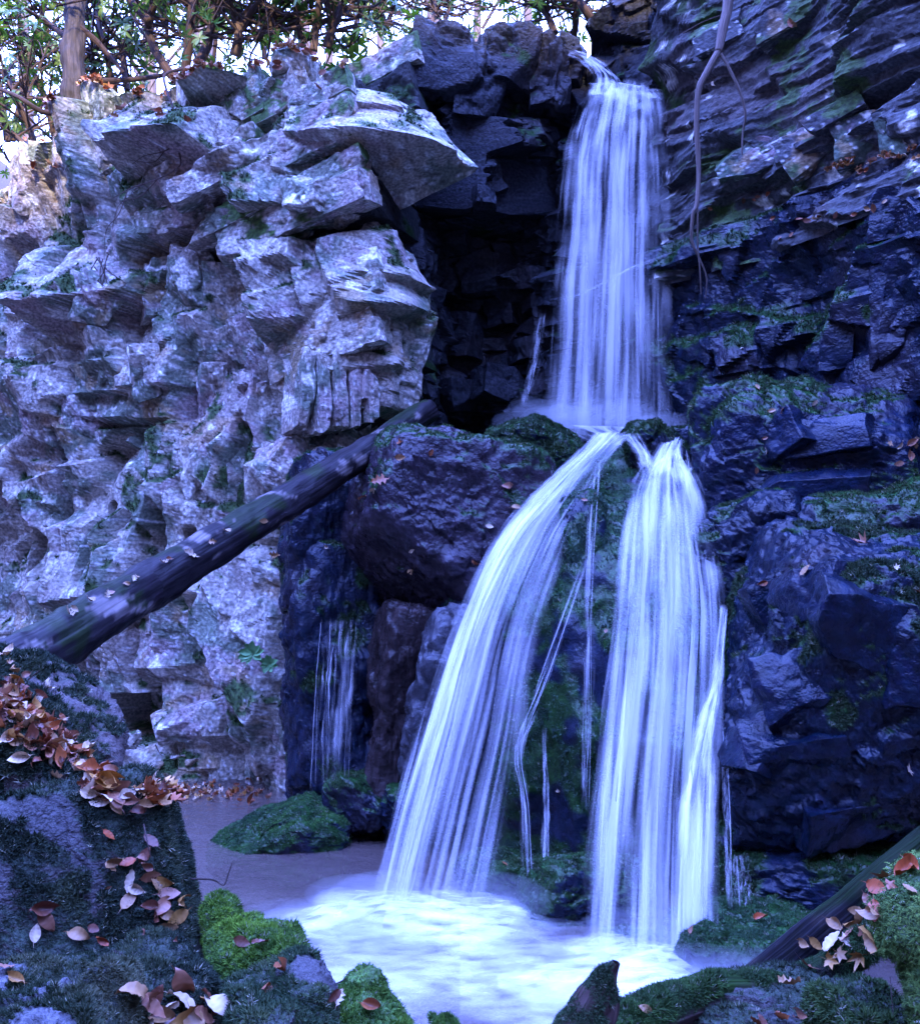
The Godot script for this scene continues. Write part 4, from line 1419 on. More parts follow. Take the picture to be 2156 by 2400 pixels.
func wood_colours(st: Dictionary, base: Color, moss_c: Color, mossy: float, pale: Color) -> PackedColorArray:
	var v: PackedVector3Array = st.v
	var n := sum_normals(v, st.i)
	var c := PackedColorArray()
	for k in v.size():
		var q := base * (0.75 + 0.6 * clampf(0.5 + n_fine.get_noise_3dv(v[k] * 0.5), 0.0, 1.0))
		var p := n_mid.get_noise_3d(v[k].x * 0.7, v[k].y * 2.2, v[k].z * 0.7) + n_lich.get_noise_3dv(v[k]) * 0.4
		q = q.lerp(pale, smoothstep(0.30, 0.42, p) * 0.8)
		var m := n_moss.get_noise_3dv(v[k] * 1.4) * 0.8 + n_mid.get_noise_3dv(v[k] * 1.7) * 0.3 + n[k].y * 0.45 + mossy
		q = q.lerp(moss_c, smoothstep(0.0, 0.15, m))
		q.a = 1.0
		c.append(q)
	st.n = n
	note_surface(v, n)
	return c

func build_logs() -> void:
	# the fallen trunk that leans from the near boulder to the ledge
	var a := P(-170, 1665, 4.9)
	var pts := [a, P(20, 1572, 5.2), P(420, 1330, 6.7), P(760, 1122, 8.0), P(1005, 962, 9.1)]
	var t := thing("fallen_log", "long dark fallen log slanting across the pale cliff", "log", pts[2])
	var st := fresh()
	limb(st, curve(pts, 220), 0.165, 0.10, 44, 0.15)
	var c := wood_colours(st, Color(0.026, 0.022, 0.026), Color(0.02, 0.032, 0.012), -0.32, Color(0.30, 0.25, 0.24))
	put(done(st, t.position, c), "trunk", M.wood, t)
	# mossy curved log at the water's edge
	t = thing("mossy_log", "curved mossy log across the bottom, right of the driftwood stump", "log", P(1700, 2350, 3.5))
	st = fresh()
	limb(st, curve([P(1330, 2480, 3.2), P(1500, 2390, 3.35), P(1660, 2335, 3.5), P(1800, 2335, 3.6), P(1930, 2370, 3.6), P(2080, 2360, 3.5)], 70), 0.062, 0.075, 26, 0.12)
	c = wood_colours(st, Color(0.06, 0.045, 0.045), Color(0.025, 0.06, 0.012), -0.05, Color(0.16, 0.11, 0.10))
	put(done(st, t.position, c), "trunk", M.wood, t)
	var lb := {"v": st.v, "n": st.n, "i": st.i, "o": {"moss": 0.12, "moss_up": 0.5}, "node": t, "at": t.position}
	moss(lb, 9000, 0.011, [Color(0.015, 0.05, 0.008), Color(0.06, 0.15, 0.02)])
	# leaf-strewn trunk behind it
	t = thing("fallen_log", "dark wet trunk strewn with leaves beside the feathery mossy boulder", "log", P(1930, 2180, 3.9))
	st = fresh()
	limb(st, curve([P(1740, 2350, 4.1), P(1850, 2265, 4.0), P(1970, 2165, 3.9), P(2110, 2050, 3.8), P(2260, 1930, 3.7)], 60), 0.09, 0.08, 26, 0.12)
	c = wood_colours(st, Color(0.018, 0.017, 0.02), Color(0.015, 0.03, 0.01), -0.3, Color(0.045, 0.035, 0.035))
	put(done(st, t.position, c), "trunk", M.wood, t)
	t = thing("fallen_log", "mossy branch lying below the leaf-strewn trunk", "log", P(1960, 2280, 3.7))
	st = fresh()
	limb(st, curve([P(1820, 2330, 3.75), P(1930, 2280, 3.7), P(2060, 2190, 3.6)], 40), 0.055, 0.06, 22, 0.15)
	c = wood_colours(st, Color(0.05, 0.045, 0.05), Color(0.02, 0.05, 0.012), 0.0, Color(0.10, 0.08, 0.08))
	put(done(st, t.position, c), "trunk", M.wood, t)
	lb = {"v": st.v, "n": st.n, "i": st.i, "o": {"moss": 0.15, "moss_up": 0.5}, "node": t, "at": t.position}
	moss(lb, 3500, 0.010, [Color(0.015, 0.05, 0.012), Color(0.04, 0.11, 0.02)])
	t = thing("mossy_stick", "short mossy stick pointing up at the bottom edge by the feathery boulder", "stick", P(1950, 2370, 3.0))
	st = fresh()
	limb(st, curve([P(1880, 2450, 3.0), P(1945, 2370, 3.0), P(1988, 2305, 3.0)], 24), 0.028, 0.014, 16, 0.2)
	c = wood_colours(st, Color(0.05, 0.045, 0.04), Color(0.03, 0.07, 0.015), 0.2, Color(0.10, 0.08, 0.08))
	put(done(st, t.position, c), "trunk", M.wood, t)
	lb = {"v": st.v, "n": st.n, "i": st.i, "o": {"moss": 0.3, "moss_up": 0.3}, "node": t, "at": t.position}
	moss(lb, 2500, 0.009, [Color(0.02, 0.06, 0.01), Color(0.08, 0.15, 0.03)])
	# driftwood stump: a split plank end, mossy on its upper side
	t = thing("driftwood_stump", "broken driftwood stump with a pointed mossy end in the foam", "stump", P(1370, 2350, 3.1))
	var ol := [Vector2(1270, 2440), Vector2(1315, 2400), Vector2(1360, 2335), Vector2(1400, 2290), Vector2(1440, 2256), Vector2(1446, 2262), Vector2(1436, 2290), Vector2(1432, 2330), Vector2(1420, 2370), Vector2(1412, 2440)]
	st = fresh()
	var m := 40
	var lft := [P(1255, 2470, 3.08), P(1300, 2400, 3.1), P(1350, 2330, 3.1), P(1395, 2280, 3.1), P(1436, 2252, 3.1)]
	var rgt := [P(1420, 2475, 3.12), P(1440, 2400, 3.12), P(1448, 2350, 3.12), P(1442, 2305, 3.12), P(1452, 2258, 3.12)]
	var la := curve(lft, m)
	var ra := curve(rgt, m)
	var ring := 20
	var v := PackedVector3Array()
	var uv := PackedVector2Array()
	for k in m:
		for s in ring + 1:
			var an := TAU * s / ring
			var ce := (la[k] + ra[k]) * 0.5
			var hx := (ra[k] - la[k]) * 0.5
			var p := ce + hx * cos(an) + Vector3(0, 0, 1) * (hx.length() * 0.75 * sin(an))
			p += (p - ce).normalized() * (0.008 * n_mid.get_noise_3dv(p * 3.0) + 0.006 * n_ridge.get_noise_3d(p.x * 6.0, p.y * 1.5, p.z * 6.0))
			v.append(p)
			uv.append(Vector2(float(s) / ring, float(k) / m * 0.4))
	st.v = v
	st.uv = uv
	st.i = grid_index(ring + 1, m, true)
	c = wood_colours(st, Color(0.11, 0.07, 0.06), Color(0.03, 0.06, 0.025), -0.5, Color(0.2, 0.14, 0.12))
	put(done(st, t.position, c), "trunk", M.wood, t)
	lb = {"v": st.v, "n": st.n, "i": st.i, "o": {"moss": -0.42, "moss_up": 0.75}, "node": t, "at": t.position}
	moss(lb, 2500, 0.008, [Color(0.02, 0.05, 0.012), Color(0.06, 0.11, 0.04)])

func path(pts: Array) -> Array:
	var o := []
	for e in pts: o.append(P(e[0], e[1], e[2]))
	return o

func build_water() -> void:
	# upper fall: over the lip, a step, then free to the ledge
	var t := thing("waterfall", "tall upper waterfall dropping from the cliff lip to the rock ledge", "waterfall", P(1430, 1000, 9.3))
	var l1 := path([[1322, 128, 10.2], [1345, 140, 10.05], [1380, 175, 9.9], [1375, 225, 9.75]])
	var r1 := path([[1375, 126, 10.2], [1420, 150, 10.05], [1455, 190, 9.9], [1475, 235, 9.75]])
	sheet(t, l1, r1, 0, {"alpha": 0.75, "nv": 40, "us": 0.35, "edge": 0.2, "bot": 0.05, "botfade": 0.2})
	var l2 := path([[1378, 212, 9.75], [1345, 280, 9.68], [1318, 380, 9.62], [1302, 560, 9.55], [1286, 760, 9.48], [1268, 1010, 9.4]])
	var r2 := path([[1540, 226, 9.7], [1558, 300, 9.62], [1564, 400, 9.58], [1568, 560, 9.52], [1572, 760, 9.46], [1582, 1012, 9.38]])
	for k in 4:
		sheet(t, l2, r2, [0, 1, 2, 1][k], {"alpha": [0.62, 0.5, 0.4, 0.4][k], "us": [0.55, 0.9, 1.2, 0.7][k], "vs": [0.8, 1.0, 1.0, 0.9][k], "uo": 0.17 * k, "fwd": 0.05 * k, "bulge": 0.10, "edge": [0.4, 0.3, 0.2, 0.35][k], "nv": 110, "bot": 0.06, "botfade": 0.3})
	var l3 := path([[1375, 205, 9.8], [1372, 240, 9.7], [1365, 330, 9.6]])
	var r3 := path([[1560, 225, 9.75], [1562, 260, 9.65], [1560, 340, 9.6]])
	sheet(t, l3, r3, 0, {"alpha": 0.8, "us": 0.4, "fwd": 0.08, "bot": 0.6, "botfade": 1.0, "edge": 0.2, "nv": 30})
	# water sliding over the ledge between the falls
	var la := path([[1240, 1000, 9.35], [1330, 1020, 8.95], [1380, 1045, 8.6]])
	var ra := path([[1570, 1005, 9.3], [1530, 1020, 8.95], [1500, 1050, 8.6]])
	sheet(t, la, ra, 0, {"alpha": 0.95, "us": 0.5, "vs": 0.3, "bulge": 0.02, "fwd": 0.05, "edge": 0.15, "nv": 30, "bot": 0.05, "botfade": 0.0})
	# left cascade
	t = thing("waterfall", "left cascade fanning from the ledge down to the pool", "waterfall", P(1050, 2100, 6.4))
	var lc := path([[1382, 1032, 8.62], [1335, 1082, 8.4], [1252, 1155, 8.05], [1170, 1250, 7.75], [1080, 1430, 7.35], [985, 1700, 6.95], [870, 2110, 6.5]])
	var rc := path([[1480, 1036, 8.6], [1432, 1085, 8.35], [1385, 1175, 8.0], [1325, 1300, 7.6], [1260, 1500, 7.2], [1225, 1750, 6.85], [1150, 2150, 6.4]])
	for k in 4:
		sheet(t, lc, rc, [0, 1, 2, 3][k], {"alpha": [0.42, 0.38, 0.32, 0.25][k], "us": [0.3, 0.5, 0.7, 0.9][k], "uo": 0.23 * k + 0.4, "fwd": 0.12 + 0.04 * k, "bulge": 0.14, "edge": [0.45, 0.35, 0.2, 0.15][k], "nv": 130, "bot": 0.08, "botfade": 0.5})
	var rd := path([[1450, 1036, 8.6], [1402, 1090, 8.33], [1318, 1185, 8.0], [1215, 1310, 7.6], [1130, 1500, 7.2], [1070, 1750, 6.85], [985, 2120, 6.45]])
	for k in 3:
		sheet(t, lc, rd, [0, 1, 2][k], {"alpha": [0.85, 0.7, 0.6][k], "us": [0.25, 0.4, 0.5][k], "uo": 0.31 * k + 0.1, "fwd": 0.22 + 0.04 * k, "bulge": 0.10, "edge": 0.3, "nv": 130, "bot": 0.08, "botfade": 0.3})
	# right cascade
	t = thing("waterfall", "right cascade spreading over the wet rock into the foam", "waterfall", P(1560, 2250, 5.4))
	var le := path([[1562, 1024, 8.4], [1520, 1085, 8.1], [1466, 1165, 7.75], [1440, 1310, 7.25], [1410, 1600, 6.6], [1375, 1900, 6.05], [1350, 2200, 5.75]])
	var re := path([[1592, 1024, 8.35], [1588, 1080, 8.0], [1636, 1165, 7.65], [1668, 1310, 7.15], [1685, 1480, 6.7], [1670, 1900, 5.9], [1690, 2290, 5.35]])
	for k in 4:
		sheet(t, le, re, [0, 1, 2, 3][k], {"alpha": [0.42, 0.4, 0.35, 0.28][k], "us": [0.45, 0.7, 1.0, 0.6][k], "uo": 0.29 * k + 0.7, "fwd": 0.12 + 0.04 * k, "bulge": 0.12, "edge": [0.3, 0.25, 0.12, 0.2][k], "nv": 130, "bot": 0.06, "botfade": 0.4})
	var lf := path([[1565, 1026, 8.4], [1526, 1085, 8.05], [1482, 1165, 7.7], [1455, 1330, 7.2]])
	var rf := path([[1590, 1026, 8.35], [1580, 1080, 7.98], [1622, 1165, 7.6], [1658, 1330, 7.1]])
	for k in 2: sheet(t, lf, rf, k, {"alpha": 0.85, "us": 0.4, "uo": 0.3 * k, "fwd": 0.3, "edge": 0.25, "bot": 0.55, "botfade": 1.0, "nv": 60})
	var lh := path([[1545, 1028, 8.4], [1500, 1095, 8.1], [1458, 1165, 7.75], [1438, 1310, 7.25], [1405, 1600, 6.6], [1372, 1900, 6.05], [1350, 2200, 5.75]])
	var rh := path([[1570, 1028, 8.4], [1545, 1095, 8.05], [1528, 1165, 7.7], [1525, 1310, 7.2], [1500, 1600, 6.6], [1470, 1900, 6.05], [1460, 2230, 5.7]])
	for k in 2: sheet(t, lh, rh, [1, 2][k], {"alpha": [0.6, 0.5][k], "us": [0.2, 0.35][k], "uo": 0.37 * k + 0.2, "fwd": 0.24, "bulge": 0.06, "edge": 0.4, "nv": 120, "bot": 0.1, "botfade": 0.4})
	var lk := path([[1440, 1034, 8.4], [1472, 1075, 8.05], [1486, 1135, 7.75], [1482, 1230, 7.4]])
	var rk := path([[1492, 1032, 8.4], [1512, 1075, 8.05], [1538, 1135, 7.7], [1552, 1230, 7.35]])
	for k in 2: sheet(t, lk, rk, k, {"alpha": 0.6, "us": 0.2, "uo": 0.4 * k, "fwd": 0.2, "edge": 0.35, "bot": 0.6, "botfade": 1.0, "nv": 50})
	# the bright rope of water along the big boulder
	var lg := path([[1668, 1420, 6.5], [1650, 1560, 6.3], [1600, 1720, 6.1], [1560, 1900, 5.85], [1540, 2240, 5.5]])
	var rg := path([[1684, 1430, 6.5], [1672, 1580, 6.25], [1660, 1720, 6.0], [1660, 1900, 5.75], [1660, 2290, 5.35]])
	for k in 2: sheet(t, lg, rg, [0, 2][k], {"alpha": 0.85, "us": [0.2, 0.5][k], "uo": 0.4 * k, "fwd": 0.2, "edge": 0.3, "nv": 70, "bot": 0.2, "botfade": 0.6})
	# thin strands between and beside them
	for e in [["thin strand of water down the left side of the mossy spine", [[1375, 1300, 7.4], [1270, 1600, 6.95], [1215, 1750, 6.8], [1230, 1900, 6.65], [1240, 2120, 6.5]], 26, 9], ["thin strand of water down the middle of the mossy spine", [[1400, 1060, 8.3], [1380, 1350, 7.1], [1375, 1700, 6.75], [1370, 1900, 6.6]], 26, 8], ["fine drip falling beside the foot of the spine", [[1275, 1700, 6.75], [1278, 1900, 6.65], [1276, 2160, 6.45]], 12, 5],
		["narrow rill curling past the dark wedge of rock", [[1600, 1035, 8.2], [1610, 1100, 7.75], [1612, 1180, 7.6]], 20, 7], ["thin outer strand right of the right cascade", [[1690, 1690, 6.1], [1700, 1900, 5.85], [1705, 2130, 5.6]], 14, 6], ["fine drips falling from the overhanging mossy lip", [[1730, 2000, 5.8], [1735, 2080, 5.75], [1738, 2140, 5.7]], 50, 8],
		["little trickle down the dark rock beside the cliff", [[800, 1450, 8.3], [790, 1600, 8.2], [780, 1850, 8.1]], 90, 16], ["bright line of water glancing off a slanting ledge in the upper fall", [[1318, 705, 9.35], [1400, 672, 9.3], [1480, 630, 9.3], [1590, 590, 9.35]], 5, 4], ["trickle left of the upper fall in the recess", [[1270, 735, 9.9], [1250, 860, 9.8], [1225, 960, 9.6]], 26, 8]]:
		var q := thing("water_strand", e[0], "water", P(e[1][0][0], e[1][0][1], e[1][0][2]))
		var s1 := []
		var s2 := []
		for w in e[1]:
			s1.append(P(w[0] - e[2] * 0.5, w[1], w[2] - 0.12))
			s2.append(P(w[0] + e[2] * 0.5, w[1], w[2] - 0.12))
		sheet(q, s1, s2, 2, {"alpha": 0.3, "us": 0.12 + 0.004 * e[2], "uo": 0.013 * e[3], "edge": 0.45, "nu": 14, "nv": 60, "top": 0.12, "bot": 0.25, "botfade": 1.0, "bulge": 0.0})
		sheet(q, s1, s2, 3, {"alpha": 0.45, "us": 0.2 + 0.006 * e[2], "uo": 0.021 * e[3] + 0.3, "edge": 0.3, "nu": 14, "nv": 60, "top": 0.15, "bot": 0.3, "botfade": 1.0, "bulge": 0.0, "fwd": 0.02})
		threads(q, s1, s2, maxi(2, e[3] / 3), {"w": 0.006, "seed": int(e[1][0][0]), "spread": 0.3, "fwd": 0.03, "alpha": 0.55, "late": 0.5, "nv": 50})
	# foam where they land
	mist("mist", "white spray where the upper fall strikes the ledge", P(1420, 985, 9.15), Vector3(1.3, 0.42, 0.6), 1.3)
	mist("mist", "spray over the foam under the left cascade", P(950, 2150, 6.0), Vector3(1.3, 0.40, 0.8), 1.5)
	mist("mist", "spray over the foam under the right cascade", P(1540, 2290, 5.1), Vector3(1.2, 0.38, 0.8), 1.5)
	foam("foam", "bright white foam where the left cascade strikes the pool", P(950, 2170, 6.05), Vector3(0.95, 0.08, 0.6), 1.0, 91)
	foam("foam", "white foam at the foot of the right cascade behind the stump", P(1550, 2300, 5.15), Vector3(0.75, 0.07, 0.75), 1.0, 92)
	foam("foam", "thin swirling foam between the two bright foam patches", P(1260, 2270, 5.2), Vector3(1.3, 0.03, 0.8), 0.3, 93)
	foam("foam", "pale streaks of foam drifting toward the mossy knobs", P(720, 2230, 5.2), Vector3(0.95, 0.03, 0.7), 0.22, 94)

func mist(called: String, label: String, at: Vector3, size: Vector3, dens: float) -> void:
	# soft spray: many small faint puffs, thickest in the middle
	var t := thing(called, label, "mist", at)
	var g := RandomNumberGenerator.new()
	g.seed = int(at.x * 1000.0) + 77
	for k in 16:
		var f := FogVolume.new()
		f.shape = RenderingServer.FOG_VOLUME_SHAPE_ELLIPSOID
		var q := Vector3(clampf(g.randfn(), -1.6, 1.6) * 0.30, g.randfn() * 0.14, g.randfn() * 0.2)
		var r := g.randf_range(0.45, 0.8) * (1.0 - 0.3 * absf(q.x))
		f.size = size * Vector3(r * 0.8, r * g.randf_range(0.7, 1.3), r)
		var m := FogMaterial.new()
		m.density = dens * g.randf_range(0.15, 0.45)
		m.albedo = Color(0.97, 0.97, 0.98)
		f.material = m
		f.name = "spray_puff"
		t.add_child(f, true)
		f.position = q * size
	tag(t, "", "", "", "stuff")

func foam(called: String, label: String, at: Vector3, size: Vector3, alpha: float, seedv: int) -> void:
	at.y = 0.02
	var t := thing(called, label, "foam", at)
	for layer in 3:
		var n := 60
		var v := PackedVector3Array()
		var c := PackedColorArray()
		var uv := PackedVector2Array()
		for j in n:
			for i in n:
				var p := Vector2(float(i) / (n - 1) * 2.0 - 1.0, float(j) / (n - 1) * 2.0 - 1.0)
				var q := Vector3(at.x + p.x * size.x, 0, at.z - p.y * size.z)
				var ed := 1.0 - p.length() + 0.35 * n_big.get_noise_3d(q.x * 1.6, seedv, q.z * 2.2) + 0.18 * n_mid.get_noise_3d(q.x, seedv, q.z * 1.6)
				var h := size.y * smoothstep(0.0, 0.9, ed) * (0.35 + 0.35 * layer) * (1.0 + 0.25 * n_mid.get_noise_3d(q.x * 1.2, layer * 5.0, q.z * 1.2)) + 0.012 * (layer + 1)
				v.append(Vector3(p.x * size.x, h, -p.y * size.z))
				c.append(Color(1, 1, 1, alpha * smoothstep(0.0, 0.85, ed) * [1.0, 0.8, 0.5][layer]))
				uv.append(Vector2(q.x, q.z) * (0.5 + 0.25 * layer) + Vector2(0.3 * layer, 0.1))
		put(make_mesh(v, grid_normals(v, n, n), grid_index(n, n), c, uv), "foam_layer", M.foam, t)

func build_trees() -> void:
	# a tree rooted in the cliff edge
	var t := thing("tree", "stout grey tree trunk rooted in the left end of the cliff top", "tree", P(178, 345, 11.9))
	var st := fresh()
	limb(st, curve([P(186, 345, 11.6), P(180, 290, 11.45), P(174, 220, 11.3), P(172, 110, 11.35), P(178, 0, 11.4), P(185, -260, 11.4)], 90), 0.16, 0.085, 30, 0.28)
	put(done(st, t.position), "trunk", M.bark_grey, t)
	st = fresh()
	for e in [[[185, 210], [215, 192], [300, 187], [385, 176], [425, 162]], [[170, 215], [140, 255], [100, 262], [40, 225], [-20, 200]], [[180, 60], [230, 100], [290, 170]], [[176, 100], [120, 60], [60, 20]], [[178, 20], [240, -20], [330, -60]]]:
		var q := []
		for w in e: q.append(P(w[0], w[1], 11.6 + 0.2 * rng.randfn()))
		limb(st, curve(q, 16), 0.042, 0.018, 8, 0.2)
	put(done(st, t.position), "branches", M.bark, t)
	st = fresh()
	for e in [[[190, 330], [215, 300], [230, 260]], [[160, 330], [140, 330], [110, 350]], [[195, 320], [210, 360], [205, 420]]]:
		var q := []
		for w in e: q.append(P(w[0], w[1], 11.55))
		limb(st, curve(q, 10), 0.05, 0.02, 8, 0.2)
	put(done(st, t.position), "roots", M.bark, t)
	# distant straight trunks in the wood
	var far := [[470, 17.0, 0.2, "broad pale trunk far behind the forked stems"], [720, 19.0, 0.12, "thin pale trunk behind the cliff top"], [900, 20.0, 0.10, "slim pale trunk left of the top rock peak"], [1010, 16.0, 0.14, "pinkish trunk just right of the top rock peak"], [1130, 22.0, 0.12, "faint trunk above the middle of the overhang"], [345, 18.0, 0.12, "grey trunk behind the spreading branches"], [60, 20.0, 0.16, "grey trunk near the upper left corner"], [780, 24.0, 0.13, "faint far trunk behind the leaves"], [1250, 21.0, 0.12, "far trunk near the waterfall lip"]]
	for e in far:
		var p := P(e[0], 300, e[1])
		p.y = 6.2
		t = thing("tree", e[3], "tree", p, "trunks in the wood beyond the cliff")
		st = fresh()
		limb(st, curve([p, p + Vector3(0.1, 3, 0), p + Vector3(-0.1, 7, 0), p + Vector3(0.2, 13, 0)], 24), e[2], e[2] * 0.5, 12, 0.1)
		put(done(st, p), "trunk", M.bark_pale, t)
		st = fresh()
		for k in 7:
			var y := rng.randf_range(3.0, 12.0)
			var d := Vector3(rng.randfn(), 0.5, rng.randfn()).normalized() * rng.randf_range(1.0, 2.5)
			limb(st, curve([p + Vector3(0, y, 0), p + Vector3(0, y + 0.3, 0) + d * 0.5, p + Vector3(0, y + 0.9, 0) + d], 8), 0.035, 0.012, 6, 0.1)
		put(done(st, p), "branches", M.bark_pale, t)
	# rhododendrons
	var S := [
		["forked rhododendron left of centre on the cliff top", [[[412, 190], [360, 110], [350, 45], [380, -20], [400, -120]], [[352, 50], [320, 15], [285, -30], [260, -120]]], 11.2, 0.05, 170],
		["pair of dark rhododendron stems in a narrow V", [[[432, 190], [445, 80], [450, 0], [440, -140]], [[448, 188], [488, 100], [505, 0], [520, -120]]], 10.9, 0.055, 170],
		["rhododendron with a Y fork above the notch in the cliff", [[[552, 130], [560, 72], [538, 0], [520, -120]], [[560, 74], [590, 25], [625, -10], [660, -90]]], 10.9, 0.05, 170],
		["single leaning rhododendron stem beside the notch", [[[668, 128], [640, 62], [645, 0], [650, -120]]], 10.9, 0.045, 120],
		["slender dark rhododendron stem behind the lichened rocks", [[[715, 125], [700, 60], [700, -20], [710, -130]]], 11.0, 0.035, 110],
		["knotty red-brown rhododendron stem at the start of the rise", [[[735, 120], [742, 60], [748, -10], [740, -130]]], 10.8, 0.045, 120],
		["rhododendron curving right out of the leaves before the rock peak", [[[765, 112], [780, 70], [805, 0], [840, -120]]], 10.8, 0.05, 140],
		["leafy rhododendron above the dark overhang", [[[905, 70], [890, 20], [900, -60], [920, -160]], [[900, 70], [930, 0], [960, -80]]], 12.5, 0.03, 70],
		["rhododendron hanging over the overhang's middle", [[[1010, 60], [1020, 10], [1000, -80]], [[1040, 60], [1060, 0], [1100, -80]]], 12.5, 0.03, 80],
		["leafy rhododendron beside the waterfall lip", [[[1300, 80], [1285, 40], [1255, -10], [1240, -100]], [[1345, 90], [1350, 30], [1340, -60]]], 12.0, 0.045, 150],
		["reddish leaning rhododendron stem at the waterfall lip", [[[1395, 62], [1370, 20], [1335, -30], [1300, -120]]], 11.5, 0.055, 110],
		["low rhododendron in the far left corner", [[[95, 372], [60, 340], [0, 290], [-80, 250]], [[88, 368], [70, 300], [40, 235], [10, 160]]], 12.2, 0.045, 210],
		["dense rhododendron behind the stout trunk", [[[130, 330], [110, 240], [60, 120], [40, -20]], [[140, 330], [150, 230], [220, 120], [240, -10]]], 13.2, 0.045, 300],
		["tangled rhododendron between the stout trunk and the forked stems", [[[270, 220], [250, 130], [230, 40], [220, -80]], [[300, 215], [290, 130], [310, 50], [330, -60]], [[265, 225], [230, 180], [205, 110]]], 12.4, 0.04, 260],
		["rhododendron thicket at the upper left edge", [[[20, 330], [0, 200], [-30, 60], [-40, -60]], [[30, 330], [60, 180], [90, 60], [120, -40]]], 13.0, 0.04, 300],
		["far rhododendron behind the centre of the cliff top", [[[620, 140], [610, 40], [590, -60]], [[830, 100], [840, 20], [860, -80]], [[500, 160], [510, 60], [530, -60]]], 14.5, 0.035, 220]]
	var k := 0
	for e in S:
		k += 1
		var stems := []
		for s in e[1]:
			var q := []
			for w in s: q.append(P(w[0], w[1], e[2] + rng.randfn() * 0.08))
			stems.append(q)
		shrub(e[0], stems, int(e[4] * 0.6), 0.115, {"seed": 300 + k, "r": e[3], "twigs": 18 if e[1].size() > 1 else 24, "mat": M.bark if k % 3 else M.twig})
	# bare branch hanging before the far cliff
	t = thing("hanging_branch", "bare forked branch hanging in front of the layered cliff", "branch", P(1690, 110, 8.1))
	st = fresh()
	limb(st, curve(path([[1712, -160, 8.1], [1706, 0, 8.1], [1695, 60, 8.1], [1683, 122, 8.1]]), 20), 0.046, 0.030, 10, 0.15)
	limb(st, curve(path([[1685, 118, 8.1], [1655, 170, 8.1], [1636, 215, 8.12], [1632, 300, 8.15], [1637, 400, 8.2], [1632, 480, 8.2], [1624, 500, 8.2], [1620, 560, 8.25], [1636, 600, 8.3]]), 50), 0.028, 0.010, 10, 0.15)
	limb(st, curve(path([[1683, 118, 8.1], [1708, 160, 8.1], [1735, 220, 8.12], [1746, 270, 8.15], [1740, 310, 8.2], [1738, 362, 8.2]]), 30), 0.014, 0.006, 8, 0.15)
	limb(st, curve(path([[1635, 490, 8.2], [1634, 560, 8.25], [1640, 640, 8.3], [1642, 690, 8.35]]), 16), 0.009, 0.004, 6, 0.1)
	limb(st, curve(path([[1636, 600, 8.3], [1655, 650, 8.35], [1652, 700, 8.4]]), 16), 0.008, 0.003, 6, 0.1)
	put(done(st, t.position), "stem", M.bark_pale, t)
	# bare twig hanging before the dry cliff
	t = thing("hanging_branch", "thin bare twig drooping over the dry cliff from the cliff top", "branch", P(387, 180, 10.3))
	st = fresh()
	limb(st, curve(path([[430, 160, 10.4], [387, 175, 10.3], [392, 215, 10.2], [408, 260, 10.1], [413, 330, 10.05], [424, 375, 10.0], [415, 395, 10.0], [370, 420, 9.95], [310, 440, 9.9], [265, 465, 9.9]]), 50), 0.014, 0.004, 7, 0.1)
	for e in [[[413, 335], [385, 355], [340, 365], [310, 385]], [[408, 300], [380, 330], [375, 355], [400, 350]], [[415, 395], [400, 440], [370, 490], [320, 500]], [[370, 420], [330, 460], [280, 480], [260, 560]], [[340, 430], [310, 450], [315, 475]], [[300, 445], [280, 500], [250, 540], [245, 600]], [[385, 355], [360, 380], [305, 375]]]:
		var q := []
		for w in e: q.append(P(w[0], w[1], 9.95))
		limb(st, curve(q, 14), 0.006, 0.002, 5, 0.1)
	put(done(st, t.position), "stem", M.twig, t)
	t = thing("hanging_branch", "tangle of fine roots hanging on the dry cliff by the dark cleft", "branch", P(240, 620, 10.3))
	st = fresh()
	for k2 in 9:
		var x := 215.0 + rng.randf_range(0, 40)
		var y := 590.0 + rng.randf_range(0, 40)
		limb(st, curve([P(x, y, 10.7), P(x + rng.randfn() * 15, y + 35, 10.55), P(x + 15 + rng.randfn() * 20, y + 70, 10.5), P(x + 35 + rng.randfn() * 20, y + 80, 10.5)], 10), 0.007, 0.002, 5)
	put(done(st, t.position), "stem", M.bark, t)
	# rosette plant at the foot of the cliff
	for e in [[592, 1530, 0.13, "leafy green rosette plant growing from the cliff foot"], [632, 1555, 0.10, "small green rosette plant below the larger rosette"]]:
		var s := seat(e[0], e[1])
		var pp := P(e[0], e[1], (-(s[0] as Vector3).z if not s.is_empty() else 9.2) - 0.03)
		t = thing("rosette_plant", e[3], "plant", pp)
		for q in 11:
			var a := TAU * q / 11.0 + rng.randfn() * 0.2
			var lm := put(leaf_meshes[0][0], "leaf", M.fern, t)
			var f := Vector3(cos(a), sin(a) * 0.9, 0.55).normalized()
			var up := Vector3(0, 0.3, 1).normalized()
			up = (up - f * f.dot(up)).normalized()
			lm.transform = Transform3D(Basis(up.cross(-f), up, -f) * e[2] * rng.randf_range(0.7, 1.1), f * e[2] * 0.55)

